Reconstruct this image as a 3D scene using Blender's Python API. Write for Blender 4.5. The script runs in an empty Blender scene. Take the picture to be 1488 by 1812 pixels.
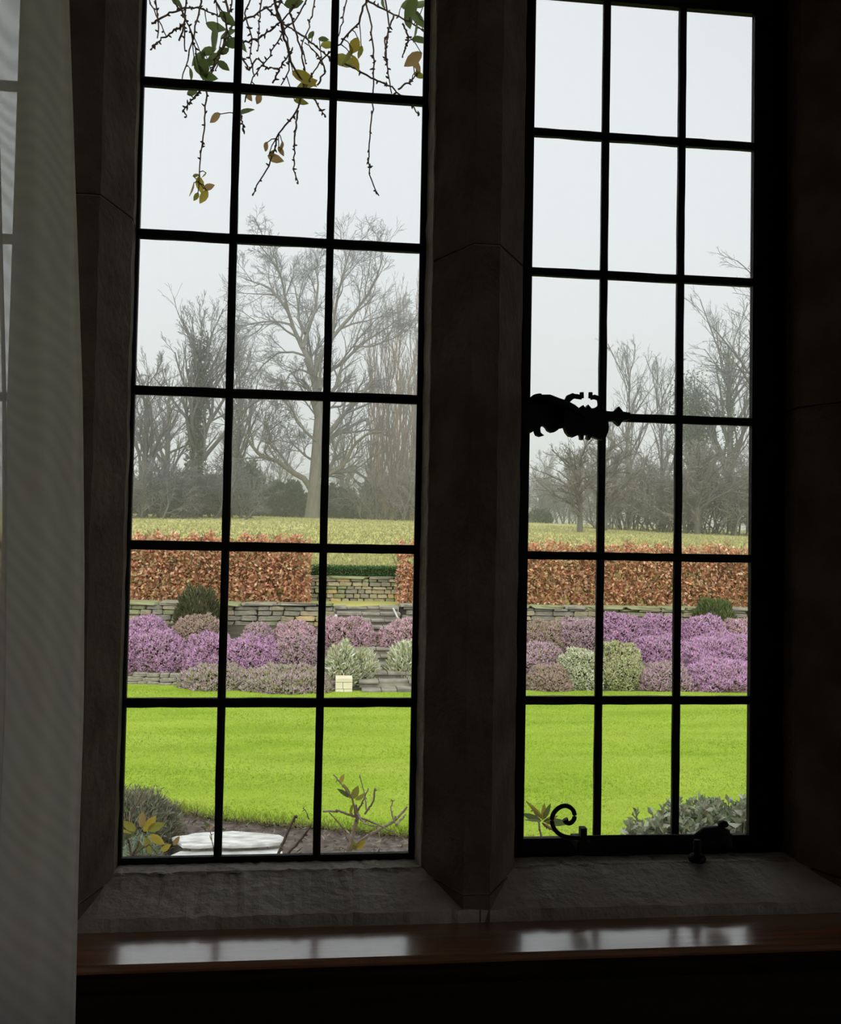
import bpy, bmesh, math
import numpy as np
from mathutils import Matrix, Vector

S = bpy.context.scene
COL = S.collection
rng = np.random.RandomState(7)

# ------------------------------------------------------------------ camera
FPX = 1550.0
YAW, PITCH, ROLL = (math.radians(a) for a in (6.02, 1.738, 1.076))
CAM = np.array([0.0, -1.25, 1.95])
fwd = np.array([math.sin(YAW) * math.cos(PITCH), math.cos(YAW) * math.cos(PITCH), math.sin(PITCH)])
_r = np.array([math.cos(YAW), -math.sin(YAW), 0.0])
_u = np.cross(_r, fwd)
cr = _r * math.cos(ROLL) + _u * math.sin(ROLL)
cu = -_r * math.sin(ROLL) + _u * math.cos(ROLL)
cd = bpy.data.cameras.new('camera')
cd.sensor_fit = 'VERTICAL'; cd.sensor_height = 36.0; cd.sensor_width = 36.0
cd.lens = FPX * 36.0 / 1812.0
cd.clip_start = 0.02; cd.clip_end = 2000
cam = bpy.data.objects.new('camera', cd); COL.objects.link(cam)
cam.matrix_world = Matrix(((cr[0], cu[0], -fwd[0], CAM[0]), (cr[1], cu[1], -fwd[1], CAM[1]),
                           (cr[2], cu[2], -fwd[2], CAM[2]), (0, 0, 0, 1)))
S.camera = cam

# ------------------------------------------------------------------ overcast sky, veiled sun, exposure
w = bpy.data.worlds.new('overcast_sky'); S.world = w; w.use_nodes = True
wb = w.node_tree.nodes['Background']
wb.inputs[0].default_value = (0.84, 0.88, 0.92, 1); wb.inputs[1].default_value = 1.04
sl = bpy.data.lights.new('veiled_sun', 'SUN'); sl.energy = 3.3; sl.angle = math.radians(100); sl.color = (1, 0.985, 0.95)
so = bpy.data.objects.new('veiled_sun', sl); COL.objects.link(so)
so.rotation_euler = Vector((0.12, 0.66, -0.74)).to_track_quat('-Z', 'Y').to_euler()
so.location = (0, -6, 12)
S.cycles.volume_bounces = 3
S.view_settings.view_transform = 'Standard'; S.view_settings.look = 'None'
S.view_settings.gamma = 1.0; S.view_settings.use_curve_mapping = False
S.view_settings.exposure = 0.0

# ------------------------------------------------------------------ helpers
def ray(px, py): return fwd * FPX + cr * (px - 744) - cu * (py - 906)
def aty(px, py, Y):
    d = ray(px, py); return CAM + d * ((Y - CAM[1]) / d[1])
def atz(px, py, Z):
    d = ray(px, py); return CAM + d * ((Z - CAM[2]) / d[2])

def tag(o, label=None, cat=None, group=None, kind=None):
    if label: o['label'] = label
    if cat: o['category'] = cat
    if group: o['group'] = group
    if kind: o['kind'] = kind
    return o

def empty(name, loc=(0, 0, 0), parent=None):
    o = bpy.data.objects.new(name, None); COL.objects.link(o); o.location = loc
    o.empty_display_size = 0.1
    if parent: put(o, parent)
    return o

def world_of(o):
    m = Matrix.LocRotScale(o.location, o.rotation_euler, o.scale)
    return world_of(o.parent) @ o.matrix_parent_inverse @ m if o.parent else m

def put(o, parent):
    """parent o, keeping the world coordinates that its mesh was written in"""
    o.parent = parent; o.matrix_parent_inverse = world_of(parent).inverted()

def obj(name, me, parent=None, mat=None):
    o = bpy.data.objects.new(name, me); COL.objects.link(o)
    if mat is not None and not me.materials: me.materials.append(mat)
    if parent: put(o, parent)
    return o

def mesh_np(name, V, F, col=None, smooth=False):
    V = np.asarray(V, np.float32).reshape(-1, 3); F = np.asarray(F, np.int32)
    k = F.shape[1]; me = bpy.data.meshes.new(name)
    me.vertices.add(len(V)); me.vertices.foreach_set('co', V.ravel())
    me.loops.add(F.size); me.loops.foreach_set('vertex_index', F.ravel())
    me.polygons.add(len(F))
    me.polygons.foreach_set('loop_start', np.arange(0, F.size, k, dtype=np.int32))
    me.polygons.foreach_set('loop_total', np.full(len(F), k, np.int32))
    if smooth: me.polygons.foreach_set('use_smooth', np.ones(len(F), bool))
    me.update(calc_edges=True)
    if col is not None:
        a = me.color_attributes.new('Col', 'FLOAT_COLOR', 'POINT')
        c = np.ones((len(V), 4), np.float32); c[:, :3] = np.asarray(col, np.float32).reshape(-1, 3)
        a.data.foreach_set('color', c.ravel())
    return me

class MB:
    """collects polygons for ONE part"""
    def __init__(s): s.v = []; s.f = []
    def add(s, v, f):
        b = len(s.v); s.v += [tuple(map(float, p)) for p in v]; s.f += [tuple(b + i for i in q) for q in f]; return s
    def box(s, a, b, bev=0.0):
        (x0, y0, z0), (x1, y1, z1) = a, b
        if bev <= 0:
            v = [(x, y, z) for z in (z0, z1) for y in (y0, y1) for x in (x0, x1)]
            return s.add(v, [(0, 2, 3, 1), (4, 5, 7, 6), (0, 1, 5, 4), (2, 6, 7, 3), (0, 4, 6, 2), (1, 3, 7, 5)])
        bm = bmesh.new(); bmesh.ops.create_cube(bm, size=1)
        bmesh.ops.scale(bm, verts=bm.verts, vec=(x1 - x0, y1 - y0, z1 - z0))
        bmesh.ops.translate(bm, verts=bm.verts, vec=((x0 + x1) / 2, (y0 + y1) / 2, (z0 + z1) / 2))
        bmesh.ops.bevel(bm, geom=bm.edges[:], offset=bev, segments=2, affect='EDGES', profile=0.6)
        bm.verts.index_update()
        s.add([q.co for q in bm.verts], [[q.index for q in fc.verts] for fc in bm.faces]); bm.free(); return s
    def prism(s, poly, axis, a, b, seg=1, jit=0.0):
        """extrude a 2D polygon along axis ('x','y','z')"""
        n = len(poly); rs = []
        for k in range(seg + 1):
            t = a + (b - a) * k / seg; ring = []
            for (p, q) in poly:
                if jit and 0 < k < seg: p += rng.normal(0, jit); q += rng.normal(0, jit)
                ring.append({'x': (t, p, q), 'y': (p, t, q), 'z': (p, q, t)}[axis])
            rs += ring
        f = [(k * n + i, k * n + (i + 1) % n, (k + 1) * n + (i + 1) % n, (k + 1) * n + i) for k in range(seg) for i in range(n)]
        f += [tuple(range(n))[::-1], tuple(seg * n + i for i in range(n))]
        return s.add(rs, f)
    def tube(s, pts, r, sides=8):
        P = np.asarray(pts, float)[None]; R = np.broadcast_to(np.asarray(r, float), (len(pts),))[None]
        V, F = tubes(P, R, sides); n = len(V); s.add(V, F)
        b = len(s.v) - n
        s.f.append(tuple(b + i for i in range(sides))[::-1]); s.f.append(tuple(b + n - sides + i for i in range(sides))); return s
    def lathe(s, c, prof, sides=14, axis='z'):
        v = []; 
        for (r, h) in prof:
            for i in range(sides):
                a = 2 * math.pi * i / sides; x, y = r * math.cos(a), r * math.sin(a)
                v.append((c[0] + x, c[1] + y, c[2] + h) if axis == 'z' else (c[0] + x, c[1] + h, c[2] + y))
        m = len(prof)
        f = [(k * sides + i, k * sides + (i + 1) % sides, (k + 1) * sides + (i + 1) % sides, (k + 1) * sides + i) for k in range(m - 1) for i in range(sides)]
        f += [tuple(range(sides))[::-1], tuple((m - 1) * sides + i for i in range(sides))]
        return s.add(v, f)
    def build(s, name, mat, parent=None, smooth=False):
        me = bpy.data.meshes.new(name); me.from_pydata(s.v, [], s.f); me.update()
        bm = bmesh.new(); bm.from_mesh(me); bmesh.ops.recalc_face_normals(bm, faces=bm.faces); bm.to_mesh(me); bm.free()
        if smooth:
            me.polygons.foreach_set('use_smooth', np.ones(len(me.polygons), bool))
            me.set_sharp_from_angle(angle=math.radians(40))
        return obj(name, me, parent, mat)

def nrm(a): return a / np.maximum(np.linalg.norm(a, axis=-1, keepdims=True), 1e-9)

def tubes(P, R, sides):
    """P (M,n,3) centre lines, R (M,n) radii"""
    M, n, _ = P.shape
    T = nrm(np.gradient(P, axis=1)); mean = nrm(P[:, -1] - P[:, 0])
    ref = np.where(np.abs(mean[:, 2:3]) > 0.8, np.array([[0.94, 0.34, 0.0]]), np.array([[0.0, 0.0, 1.0]]))[:, None]
    A = nrm(np.cross(T, np.broadcast_to(ref, T.shape))); B = np.cross(T, A)
    ang = np.arange(sides) * 2 * math.pi / sides
    V = P[:, :, None] + R[:, :, None, None] * (A[:, :, None] * np.cos(ang)[None, None, :, None] + B[:, :, None] * np.sin(ang)[None, None, :, None])
    base = (np.arange(M) * n * sides)[:, None, None] + (np.arange(n - 1) * sides)[None, :, None]
    i = np.arange(sides)[None, None]; j = (np.arange(sides) + 1)[None, None] % sides
    F = np.stack([base + i, base + j, base + sides + j, base + sides + i], -1).reshape(-1, 4)
    return V.reshape(-1, 3), F

def cat(parts):
    V = []; F = []; b = 0
    for v, f in parts: V.append(v); F.append(f + b); b += len(v)
    return np.concatenate(V), np.concatenate(F)

def rand_dirs(n, up=None):
    d = nrm(rng.normal(size=(n, 3)))
    if up is not None: d = nrm(d + np.array([0, 0, up]))
    return d

def leaf_cards(C, D, L, W, colr, fold=0.25):
    """small folded leaves: centre-base points C, directions D; 4 verts / 2 triangles each"""
    n = len(C); D = nrm(D); side = nrm(np.cross(D, rand_dirs(n))); up = np.cross(side, D)
    L = np.broadcast_to(L, (n,))[:, None]; W = np.broadcast_to(W, (n,))[:, None]
    mid = C + D * L * 0.5 + up * W * fold
    V = np.stack([C, mid + side * W * .5, C + D * L, mid - side * W * .5], 1).reshape(-1, 3)
    b = np.arange(n)[:, None] * 4
    F = np.concatenate([b + np.array([[0, 1, 2]]), b + np.array([[0, 2, 3]])], 1).reshape(-1, 3)
    return V, F, np.repeat(colr, 4, axis=0)

def sprigs(C, D, L, W, c_base, c_tip):
    """three-sided tapering sprigs"""
    n = len(C); D = nrm(D); a = nrm(np.cross(D, rand_dirs(n))); b_ = np.cross(D, a)
    L = np.broadcast_to(L, (n,))[:, None]; W = np.broadcast_to(W, (n,))[:, None]
    vs = [C + W * (a * math.cos(t) + b_ * math.sin(t)) for t in (0, 2.1, 4.2)] + [C + D * L]
    V = np.stack(vs, 1).reshape(-1, 3); b = np.arange(n)[:, None] * 4
    F = np.concatenate([b + np.array([[0, 1, 3]]), b + np.array([[1, 2, 3]]), b + np.array([[2, 0, 3]])], 1).reshape(-1, 3)
    cc = np.stack([c_base, c_base, c_base, c_tip], 1).reshape(-1, 3)
    return V, F, cc

def pick(palette, n, var=0.15):
    p = np.asarray(palette, float)[rng.randint(len(palette), size=n)]
    return np.clip(p * (1 + rng.normal(0, var, (n, 1))) * (1 + rng.normal(0, var * .35, (n, 3))), 0.002, 0.95)

# ------------------------------------------------------------------ materials
def nodes(name):
    m = bpy.data.materials.new(name); m.use_nodes = True
    nt = m.node_tree; return m, nt, nt.nodes['Principled BSDF'], nt.nodes['Material Output']

def mat(name, c1, c2=None, rough=0.6, scale=8.0, detail=6.0, stretch=(1, 1, 1), bump=0.0, bscale=None, spec=0.5, metal=0.0, c3=None):
    m, nt, p, out = nodes(name); N = nt.nodes; Lk = nt.links
    p.inputs['Roughness'].default_value = rough; p.inputs['Metallic'].default_value = metal
    p.inputs['Specular IOR Level'].default_value = spec
    tc = N.new('ShaderNodeTexCoord'); mp = N.new('ShaderNodeMapping'); mp.inputs['Scale'].default_value = stretch
    Lk.new(tc.outputs['Object'], mp.inputs[0])
    nz = N.new('ShaderNodeTexNoise'); nz.inputs['Scale'].default_value = scale; nz.inputs['Detail'].default_value = detail
    Lk.new(mp.outputs[0], nz.inputs[0])
    rp = N.new('ShaderNodeValToRGB'); e = rp.color_ramp.elements
    e[0].position = 0.33; e[0].color = (*c1, 1); e[1].position = 0.68; e[1].color = (*(c2 or c1), 1)
    if c3: q = e.new(0.5); q.color = (*c3, 1)
    Lk.new(nz.outputs[0], rp.inputs[0]); Lk.new(rp.outputs[0], p.inputs['Base Color'])
    if bump:
        n2 = N.new('ShaderNodeTexNoise'); n2.inputs['Scale'].default_value = bscale or scale * 3; n2.inputs['Detail'].default_value = 8
        Lk.new(mp.outputs[0], n2.inputs[0])
        b = N.new('ShaderNodeBump'); b.inputs['Strength'].default_value = bump; b.inputs['Distance'].default_value = 0.01
        Lk.new(n2.outputs[0], b.inputs['Height']); Lk.new(b.outputs[0], p.inputs['Normal'])
    return m

def mat_attr(name, rough=0.7, trans=0.0, spec=0.25):
    """each leaf / sprig carries its own colour; optional light shining through"""
    m, nt, p, out = nodes(name); N = nt.nodes; Lk = nt.links
    a = N.new('ShaderNodeAttribute'); a.attribute_name = 'Col'
    Lk.new(a.outputs['Color'], p.inputs['Base Color']); p.inputs['Roughness'].default_value = rough
    p.inputs['Specular IOR Level'].default_value = spec
    if trans:
        t = N.new('ShaderNodeBsdfTranslucent'); Lk.new(a.outputs['Color'], t.inputs[0])
        mx = N.new('ShaderNodeMixShader'); mx.inputs[0].default_value = trans
        Lk.new(p.outputs[0], mx.inputs[1]); Lk.new(t.outputs[0], mx.inputs[2]); Lk.new(mx.outputs[0], out.inputs[0])
    return m

def mat_leaf(name, c1, c2, trans=0.4, scale=40):
    m = mat(name, c1, c2, 0.5, scale, spec=0.3); nt = m.node_tree; N = nt.nodes; Lk = nt.links
    p = N['Principled BSDF']; src = p.inputs['Base Color'].links[0].from_socket
    t = N.new('ShaderNodeBsdfTranslucent'); Lk.new(src, t.inputs[0])
    mx = N.new('ShaderNodeMixShader'); mx.inputs[0].default_value = trans
    Lk.new(p.outputs[0], mx.inputs[1]); Lk.new(t.outputs[0], mx.inputs[2]); Lk.new(mx.outputs[0], N['Material Output'].inputs[0])
    return m

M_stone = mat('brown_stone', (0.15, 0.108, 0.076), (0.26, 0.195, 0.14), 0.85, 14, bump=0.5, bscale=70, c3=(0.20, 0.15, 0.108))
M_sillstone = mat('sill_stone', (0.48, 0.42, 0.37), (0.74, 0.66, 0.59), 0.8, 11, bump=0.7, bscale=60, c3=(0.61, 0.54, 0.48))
M_mortar = mat('mortar', (0.38, 0.32, 0.26), (0.46, 0.40, 0.34), 0.9, 30)
M_plaster = mat('room_plaster', (0.68, 0.58, 0.47), (0.72, 0.62, 0.51), 0.9, 4)
M_ceil = mat('ceiling_plaster', (0.76, 0.75, 0.72), (0.8, 0.79, 0.76), 0.9, 3)
M_iron = mat('black_iron', (0.008, 0.008, 0.008), (0.016, 0.014, 0.012), 0.55, 60, bump=0.15, bscale=200, spec=0.2)
M_wood = mat('varnished_oak', (0.30, 0.12, 0.06), (0.46, 0.20, 0.10), 0.24, 9, stretch=(0.6, 14, 14), bump=0.05, bscale=40, c3=(0.38, 0.16, 0.08), spec=1.0)
_p = M_wood.node_tree.nodes['Principled BSDF']; _p.inputs['Coat Weight'].default_value = 1.0; _p.inputs['Coat IOR'].default_value = 1.8; _p.inputs['Coat Roughness'].default_value = .16
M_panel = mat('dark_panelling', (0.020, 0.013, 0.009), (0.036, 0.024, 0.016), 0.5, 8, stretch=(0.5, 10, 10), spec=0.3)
M_floorw = mat('dark_floor_oak', (0.12, 0.07, 0.04), (0.20, 0.12, 0.07), 0.5, 5, stretch=(8, 0.5, 1))

def glass_mat():
    m, nt, p, out = nodes('window_glass'); N = nt.nodes; Lk = nt.links; N.remove(p)
    tr = N.new('ShaderNodeBsdfTransparent'); tr.inputs[0].default_value = (0.985, 0.992, 0.988, 1)
    gl = N.new('ShaderNodeBsdfGlossy'); gl.inputs['Roughness'].default_value = 0.02
    fr = N.new('ShaderNodeFresnel'); fr.inputs[0].default_value = 1.45
    mx = N.new('ShaderNodeMixShader'); Lk.new(fr.outputs[0], mx.inputs[0]); Lk.new(tr.outputs[0], mx.inputs[1]); Lk.new(gl.outputs[0], mx.inputs[2])
    Lk.new(mx.outputs[0], out.inputs[0]); return m
M_glass = glass_mat()

def sheer_mat(name, clear):
    m, nt, p, out = nodes(name); N = nt.nodes; Lk = nt.links; N.remove(p)
    tr = N.new('ShaderNodeBsdfTransparent')
    df = N.new('ShaderNodeBsdfDiffuse'); df.inputs[0].default_value = (0.84, 0.79, 0.745, 1)
    tl = N.new('ShaderNodeBsdfTranslucent'); tl.inputs[0].default_value = (0.90, 0.85, 0.80, 1)
    m1 = N.new('ShaderNodeMixShader'); m1.inputs[0].default_value = 0.6
    Lk.new(df.outputs[0], m1.inputs[1]); Lk.new(tl.outputs[0], m1.inputs[2])
    tc = N.new('ShaderNodeTexCoord'); wv = N.new('ShaderNodeTexWave'); wv.inputs['Scale'].default_value = 26; wv.bands_direction = 'DIAGONAL'
    wv.inputs['Distortion'].default_value = 22; wv.inputs['Detail'].default_value = 0.6; wv.inputs['Detail Scale'].default_value = 0.22
    Lk.new(tc.outputs['Object'], wv.inputs[0])
    mr = N.new('ShaderNodeMapRange'); mr.inputs[3].default_value = 1 - clear - 0.05; mr.inputs[4].default_value = 1 - clear + 0.03
    Lk.new(wv.outputs['Fac'], mr.inputs[0])
    m2 = N.new('ShaderNodeMixShader'); Lk.new(mr.outputs[0], m2.inputs[0])
    Lk.new(tr.outputs[0], m2.inputs[1]); Lk.new(m1.outputs[0], m2.inputs[2]); Lk.new(m2.outputs[0], out.inputs[0])
    return m
M_sheer = sheer_mat('sheer_voile', 0.20); M_hem = sheer_mat('voile_hem', 0.10)

M_lawn = mat('lawn_turf', (0.21, 0.32, 0.025), (0.30, 0.40, 0.05), 0.9, 1.6, stretch=(0.5, 1.6, 1), bump=0.3, bscale=60, c3=(0.26, 0.37, 0.035), spec=0.1)
M_blade = mat_attr('grass_blade', 0.6, 0.35, 0.2)
M_soil = mat('bed_soil', (0.055, 0.042, 0.034), (0.15, 0.12, 0.10), 0.95, 18, bump=1.0, bscale=50)
M_bank = mat('bank_earth', (0.035, 0.034, 0.018), (0.075, 0.07, 0.04), 0.95, 6, bump=0.8, bscale=25)
M_field = mat('meadow_grass', (0.36, 0.34, 0.10), (0.50, 0.46, 0.20), 0.95, 0.55, detail=9, stretch=(0.6, 1, 1), bump=0.5, bscale=6, c3=(0.43, 0.42, 0.14), spec=0.1)
M_hill = mat('far_hill_wood', (0.10, 0.11, 0.09), (0.20, 0.20, 0.15), 0.95, 0.12, bump=0.5, bscale=0.5)
M_leaf_attr = mat_attr('leaf', 0.55, 0.3, 0.3)
M_heather = mat_attr('heather_sprig', 0.8, 0.15, 0.15)
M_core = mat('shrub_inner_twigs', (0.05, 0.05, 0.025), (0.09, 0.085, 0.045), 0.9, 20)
M_barkgrey = mat('grey_bark', (0.13, 0.12, 0.095), (0.22, 0.20, 0.16), 0.9, 3, stretch=(3, 3, .6), bump=0.6, bscale=10)
M_barkdark = mat('dark_bark', (0.075, 0.07, 0.058), (0.13, 0.12, 0.10), 0.9, 3, stretch=(3, 3, .6))
M_barkpink = mat('tawny_bark', (0.20, 0.145, 0.10), (0.30, 0.22, 0.155), 0.9, 2)
M_twig = mat('thin_twig', (0.12, 0.12, 0.12), (0.19, 0.185, 0.18), 0.9, 2)
M_twigolive = mat('olive_twig', (0.17, 0.155, 0.135), (0.25, 0.235, 0.21), 0.9, 2)
M_twigbrown = mat('brown_shoot', (0.085, 0.055, 0.04), (0.17, 0.115, 0.085), 0.7, 60)
M_stub = mat('pruned_stem', (0.22, 0.17, 0.12), (0.40, 0.33, 0.26), 0.8, 50, bump=0.3)
M_ivy = mat_attr('ivy_leaf', 0.5, 0.15, 0.4)
W_st = [mat('wall_stone_grey', (0.20, 0.19, 0.14), (0.34, 0.32, 0.24), 0.9, 5, bump=0.6),
        mat('wall_stone_buff', (0.36, 0.31, 0.19), (0.50, 0.44, 0.29), 0.9, 5, bump=0.6),
        mat('wall_stone_mossy', (0.18, 0.20, 0.09), (0.32, 0.33, 0.17), 0.9, 5, bump=0.6),
        mat('wall_stone_ochre', (0.46, 0.33, 0.13), (0.56, 0.45, 0.24), 0.9, 5, bump=0.6)]
M_pale = mat('cream_limestone', (0.66, 0.58, 0.40), (0.78, 0.72, 0.56), 0.85, 6, bump=0.3)
M_step = mat('weathered_step', (0.15, 0.14, 0.11), (0.32, 0.30, 0.24), 0.9, 6, bump=0.6)
M_joint = mat('wall_core', (0.05, 0.048, 0.035), (0.09, 0.085, 0.06), 0.95, 9)
M_slab = mat('pale_paving', (0.36, 0.36, 0.33), (0.72, 0.72, 0.70), 0.8, 9, stretch=(1, 3, 1), bump=0.7, bscale=25)
M_galv = mat('pale_metal', (0.5, 0.5, 0.48), (0.62, 0.62, 0.6), 0.5, 20)

# ------------------------------------------------------------------ the room shell
XL, XR, YB, ZF, ZC = -2.3, 3.2, -4.6, 0.45, 3.15
def struct(o): o['kind'] = 'structure'; return o
struct(MB().box((XL - .1, YB - .1, ZF - .1), (XR + .1, -.13, ZF)).build('floor', M_floorw))
struct(MB().box((XL - .1, YB - .1, ZC), (XR + .1, .15, ZC + .12)).build('ceiling', M_ceil))
struct(MB().box((XL - .1, YB, ZF), (XL, .15, ZC)).build('wall_left', M_plaster))
wr = struct(empty('wall_right', (XR, -2, ZF)))
for a, b in (((YB, ZF), (-3.4, ZC)), ((-1.6, ZF), (.15, ZC)), ((-3.4, ZF), (-1.6, 1.2)), ((-3.4, 2.8), (-1.6, ZC))):  # leaves the opening for the added side window
    MB().box((XR, a[0], a[1]), (XR + .1, b[0], b[1])).build('masonry', M_plaster, wr)
struct(MB().box((XL - .1, YB - .1, ZF), (XR + .1, YB, ZC)).build('wall_back', M_plaster))
wf = struct(empty('wall_front', (0.2, 0, ZF)))
MB().box((XL, -.13, ZF), (-.86, .14, ZC)).build('masonry', M_plaster, wf)
MB().box((1.15, -.13, ZF), (XR, .14, ZC)).build('masonry', M_plaster, wf)
MB().box((-.86, -.13, 2.95), (1.15, .14, ZC)).build('masonry', M_plaster, wf)
MB().box((-.86, -.12, -.1), (1.15, .14, 1.30)).build('masonry', M_plaster, wf)

# ------------------------------------------------------------------ stone window surround
ARR, FACE = -.05, -.13
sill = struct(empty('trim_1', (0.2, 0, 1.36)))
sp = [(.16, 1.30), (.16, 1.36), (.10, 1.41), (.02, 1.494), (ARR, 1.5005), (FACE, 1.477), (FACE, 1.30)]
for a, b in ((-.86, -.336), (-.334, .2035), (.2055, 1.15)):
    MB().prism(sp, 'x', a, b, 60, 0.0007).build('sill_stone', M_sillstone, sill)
def mullion_poly(xa, xal, fl, fr, xar, xb):
    return [(xa + .045, .12), (xa, .022), (xal, ARR), (fl, FACE), (fr, FACE), (xar, ARR), (xb, .022), (xb - .045, .12)]
def stone_post(name, poly, cuts):
    root = struct(empty(name, (sum(p[0] for p in poly) / len(poly), 0, cuts[0])))
    cx = sum(p[0] for p in poly) / len(poly)
    for a, b in zip(cuts[:-1], cuts[1:]):
        MB().prism(poly, 'z', a + .0015, b - .0015, max(4, int((b - a) / .03)), 0.0006).build('stone_block', M_stone, root)
    inner = [(cx + (x - cx) * .96, y + (.004 if y < 0 else 0)) for x, y in poly]
    for c in cuts[1:-1]:
        MB().prism(inner, 'z', c - .002, c + .002).build('mortar_joint', M_mortar, root)
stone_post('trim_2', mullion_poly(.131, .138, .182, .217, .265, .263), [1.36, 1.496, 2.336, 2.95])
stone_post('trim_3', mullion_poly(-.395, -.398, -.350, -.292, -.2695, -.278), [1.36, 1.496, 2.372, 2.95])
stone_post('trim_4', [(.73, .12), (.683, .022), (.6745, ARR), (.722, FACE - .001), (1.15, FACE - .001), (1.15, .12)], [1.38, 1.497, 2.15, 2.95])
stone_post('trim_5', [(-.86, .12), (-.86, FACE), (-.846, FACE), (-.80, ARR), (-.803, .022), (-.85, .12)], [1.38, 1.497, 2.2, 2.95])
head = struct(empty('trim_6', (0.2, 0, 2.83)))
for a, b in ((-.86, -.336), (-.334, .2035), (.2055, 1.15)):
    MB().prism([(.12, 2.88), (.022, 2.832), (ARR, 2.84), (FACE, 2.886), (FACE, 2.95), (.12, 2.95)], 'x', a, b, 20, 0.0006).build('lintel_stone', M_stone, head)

M_litstrip = mat('painted_skylit_strip', (0.42, 0.37, 0.30), (0.66, 0.60, 0.51), 0.9, 25, bump=0.6, bscale=90, c3=(0.55, 0.49, 0.41))  # pale strips: skylight on the reveal and sill edge put into their colour
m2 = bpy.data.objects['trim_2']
MB().prism([(.1315, -.008), (.1365, -.048), (.1385, -.0495), (.139, -.03), (.134, .002)], 'z', 1.5, 2.83, 70, .0005).build('skylit_strip', M_litstrip, m2)
MB().prism([(-.009, 1.4985), (-.048, 1.5022), (-.051, 1.5002), (-.03, 1.495), (-.005, 1.494)], 'x', -.272, .136, 60, .0006).build('skylit_strip', M_litstrip, sill)
MB().prism([(-.012, 1.4985), (-.048, 1.5018), (-.051, 1.4998), (-.03, 1.495), (-.005, 1.494)], 'x', .266, .674, 60, .0006).build('skylit_strip', M_litstrip, sill)

# ------------------------------------------------------------------ leaded lights
def bar(p0, p1, wdt, dep, name, parent, y=0.0):
    """one glazing bar, an eight-sided section"""
    h, d = wdt / 2, dep / 2; c = min(h, d) * .55
    sec = [(-h, -d + c), (-h + c, -d), (h - c, -d), (h, -d + c), (h, d - c), (h - c, d), (-h + c, d), (-h, d - c)]
    if abs(p0[0] - p1[0]) < 1e-6:
        poly = [(p0[0] + a, y + b) for a, b in sec]; m = MB().prism(poly, 'z', p0[1], p1[1], 36, 0.00022)
    else:
        poly = [(y + b, p0[1] + a) for a, b in sec]; m = MB().prism(poly, 'x', p0[0], p1[0], 16, 0.00022)
    return m.build(name, M_iron, parent, True)

def frame_ring(name, x0, x1, z0, z1, L, R, B, T, y0, y1, parent):
    """hollow rectangular iron frame; L,R,B,T are the widths of its four sides"""
    m = MB()
    o = [(x0 - L, z0 - B), (x1 + R, z0 - B), (x1 + R, z1 + T), (x0 - L, z1 + T)]; i = [(x0, z0), (x1, z0), (x1, z1), (x0, z1)]
    e = .0025
    ib = [(x0 - e, z0 - e), (x1 + e, z0 - e), (x1 + e, z1 + e), (x0 - e, z1 + e)]
    rings = [(o, y1), (o, y0), (ib, y0), (i, y0 + e), (i, y1)]
    v = [(x, y, z) for r, y in rings for x, z in r]
    f = [(k * 4 + j, k * 4 + (j + 1) % 4, ((k + 1) % 5) * 4 + (j + 1) % 4, ((k + 1) % 5) * 4 + j) for k in range(5) for j in range(4)]
    return m.add(v, f).build(name, M_iron, parent)

def leaded(win, xs, zs, wv, wh, dep=.012, y=0.0):
    for x in xs[1:-1]: bar((x, zs[0] - .004), (x, zs[-1] + .004), wv, dep, 'glazing_bar', win, y)
    for z in zs[1:-1]: bar((xs[0] - .004, z), (xs[-1] + .004, z), wh, dep * 1.15, 'glazing_bar', win, y)
    for i in range(len(xs) - 1):
        for j in range(len(zs) - 1):
            MB().box((xs[i] - .001, y - .0012, zs[j] - .001), (xs[i + 1] + .001, y + .0012, zs[j + 1] + .001)).build('pane', M_glass, win)

w1 = struct(empty('window_1', (-.07, 0, 1.50))); tag(w1, 'fixed light of eighteen leaded panes left of the stone mullion')
ZL = [1.5057, 1.7165, 1.934, 2.1494, 2.3693, 2.5854, 2.805]
frame_ring('frame', -.2705, .1234, ZL[0], ZL[-1], .014, .009, .0085, .035, -.007, .003, w1)
leaded(w1, [-.2705, -.1418, -.0056, .1234], ZL, .0108, .0128)

w2 = struct(empty('window_2', (.47, 0, 1.50))); tag(w2, 'iron opening casement of leaded panes right of the stone mullion')
ZR = [1.5234, 1.7195, 1.929, 2.1337, 2.3443, 2.5515, 2.7536]
frame_ring('fixed_frame', .277, .6545, 1.5085, 2.768, .016, .0305, .0145, .072, -.003, .02, w2)
cs = frame_ring('casement_frame', .2884, .6261, ZR[0], ZR[-1], .0125, .029, .0155, .016, -.009, .003, w2)
leaded(w2, [.2884, .3976, .5151, .6261], ZR, .0108, .0118)

w3 = struct(empty('window_3', (-.6, 0, 1.50))); tag(w3, 'leaded light half hidden behind the sheer curtain')
frame_ring('frame', -.762, -.437, 1.5234, 2.7536, .045, .045, .03, .085, -.015, .02, w3)
leaded(w3, [-.762, -.652, -.545, -.437], [1.5234, 1.7195, 1.929, 2.1337, 2.352, 2.566, 2.7536], .0108, .0118)

w4 = struct(empty('added_window', (XR + .05, -2.5, 1.2))); tag(w4, 'added unseen side window in the right wall, lighting the interior stone')  # added out of view to bring daylight onto the inner stone
for k in range(3):
    MB().box((XR + .048, -3.4 + .6 * k + .01, 1.21), (XR + .052, -2.8 + .6 * k - .01, 2.79)).build('pane', M_glass, w4)
for k in range(4): MB().box((XR + .035, -3.41 + .6 * k, 1.2), (XR + .065, -3.39 + .6 * k, 2.8), .003).build('frame_bar', M_iron, w4)

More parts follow.
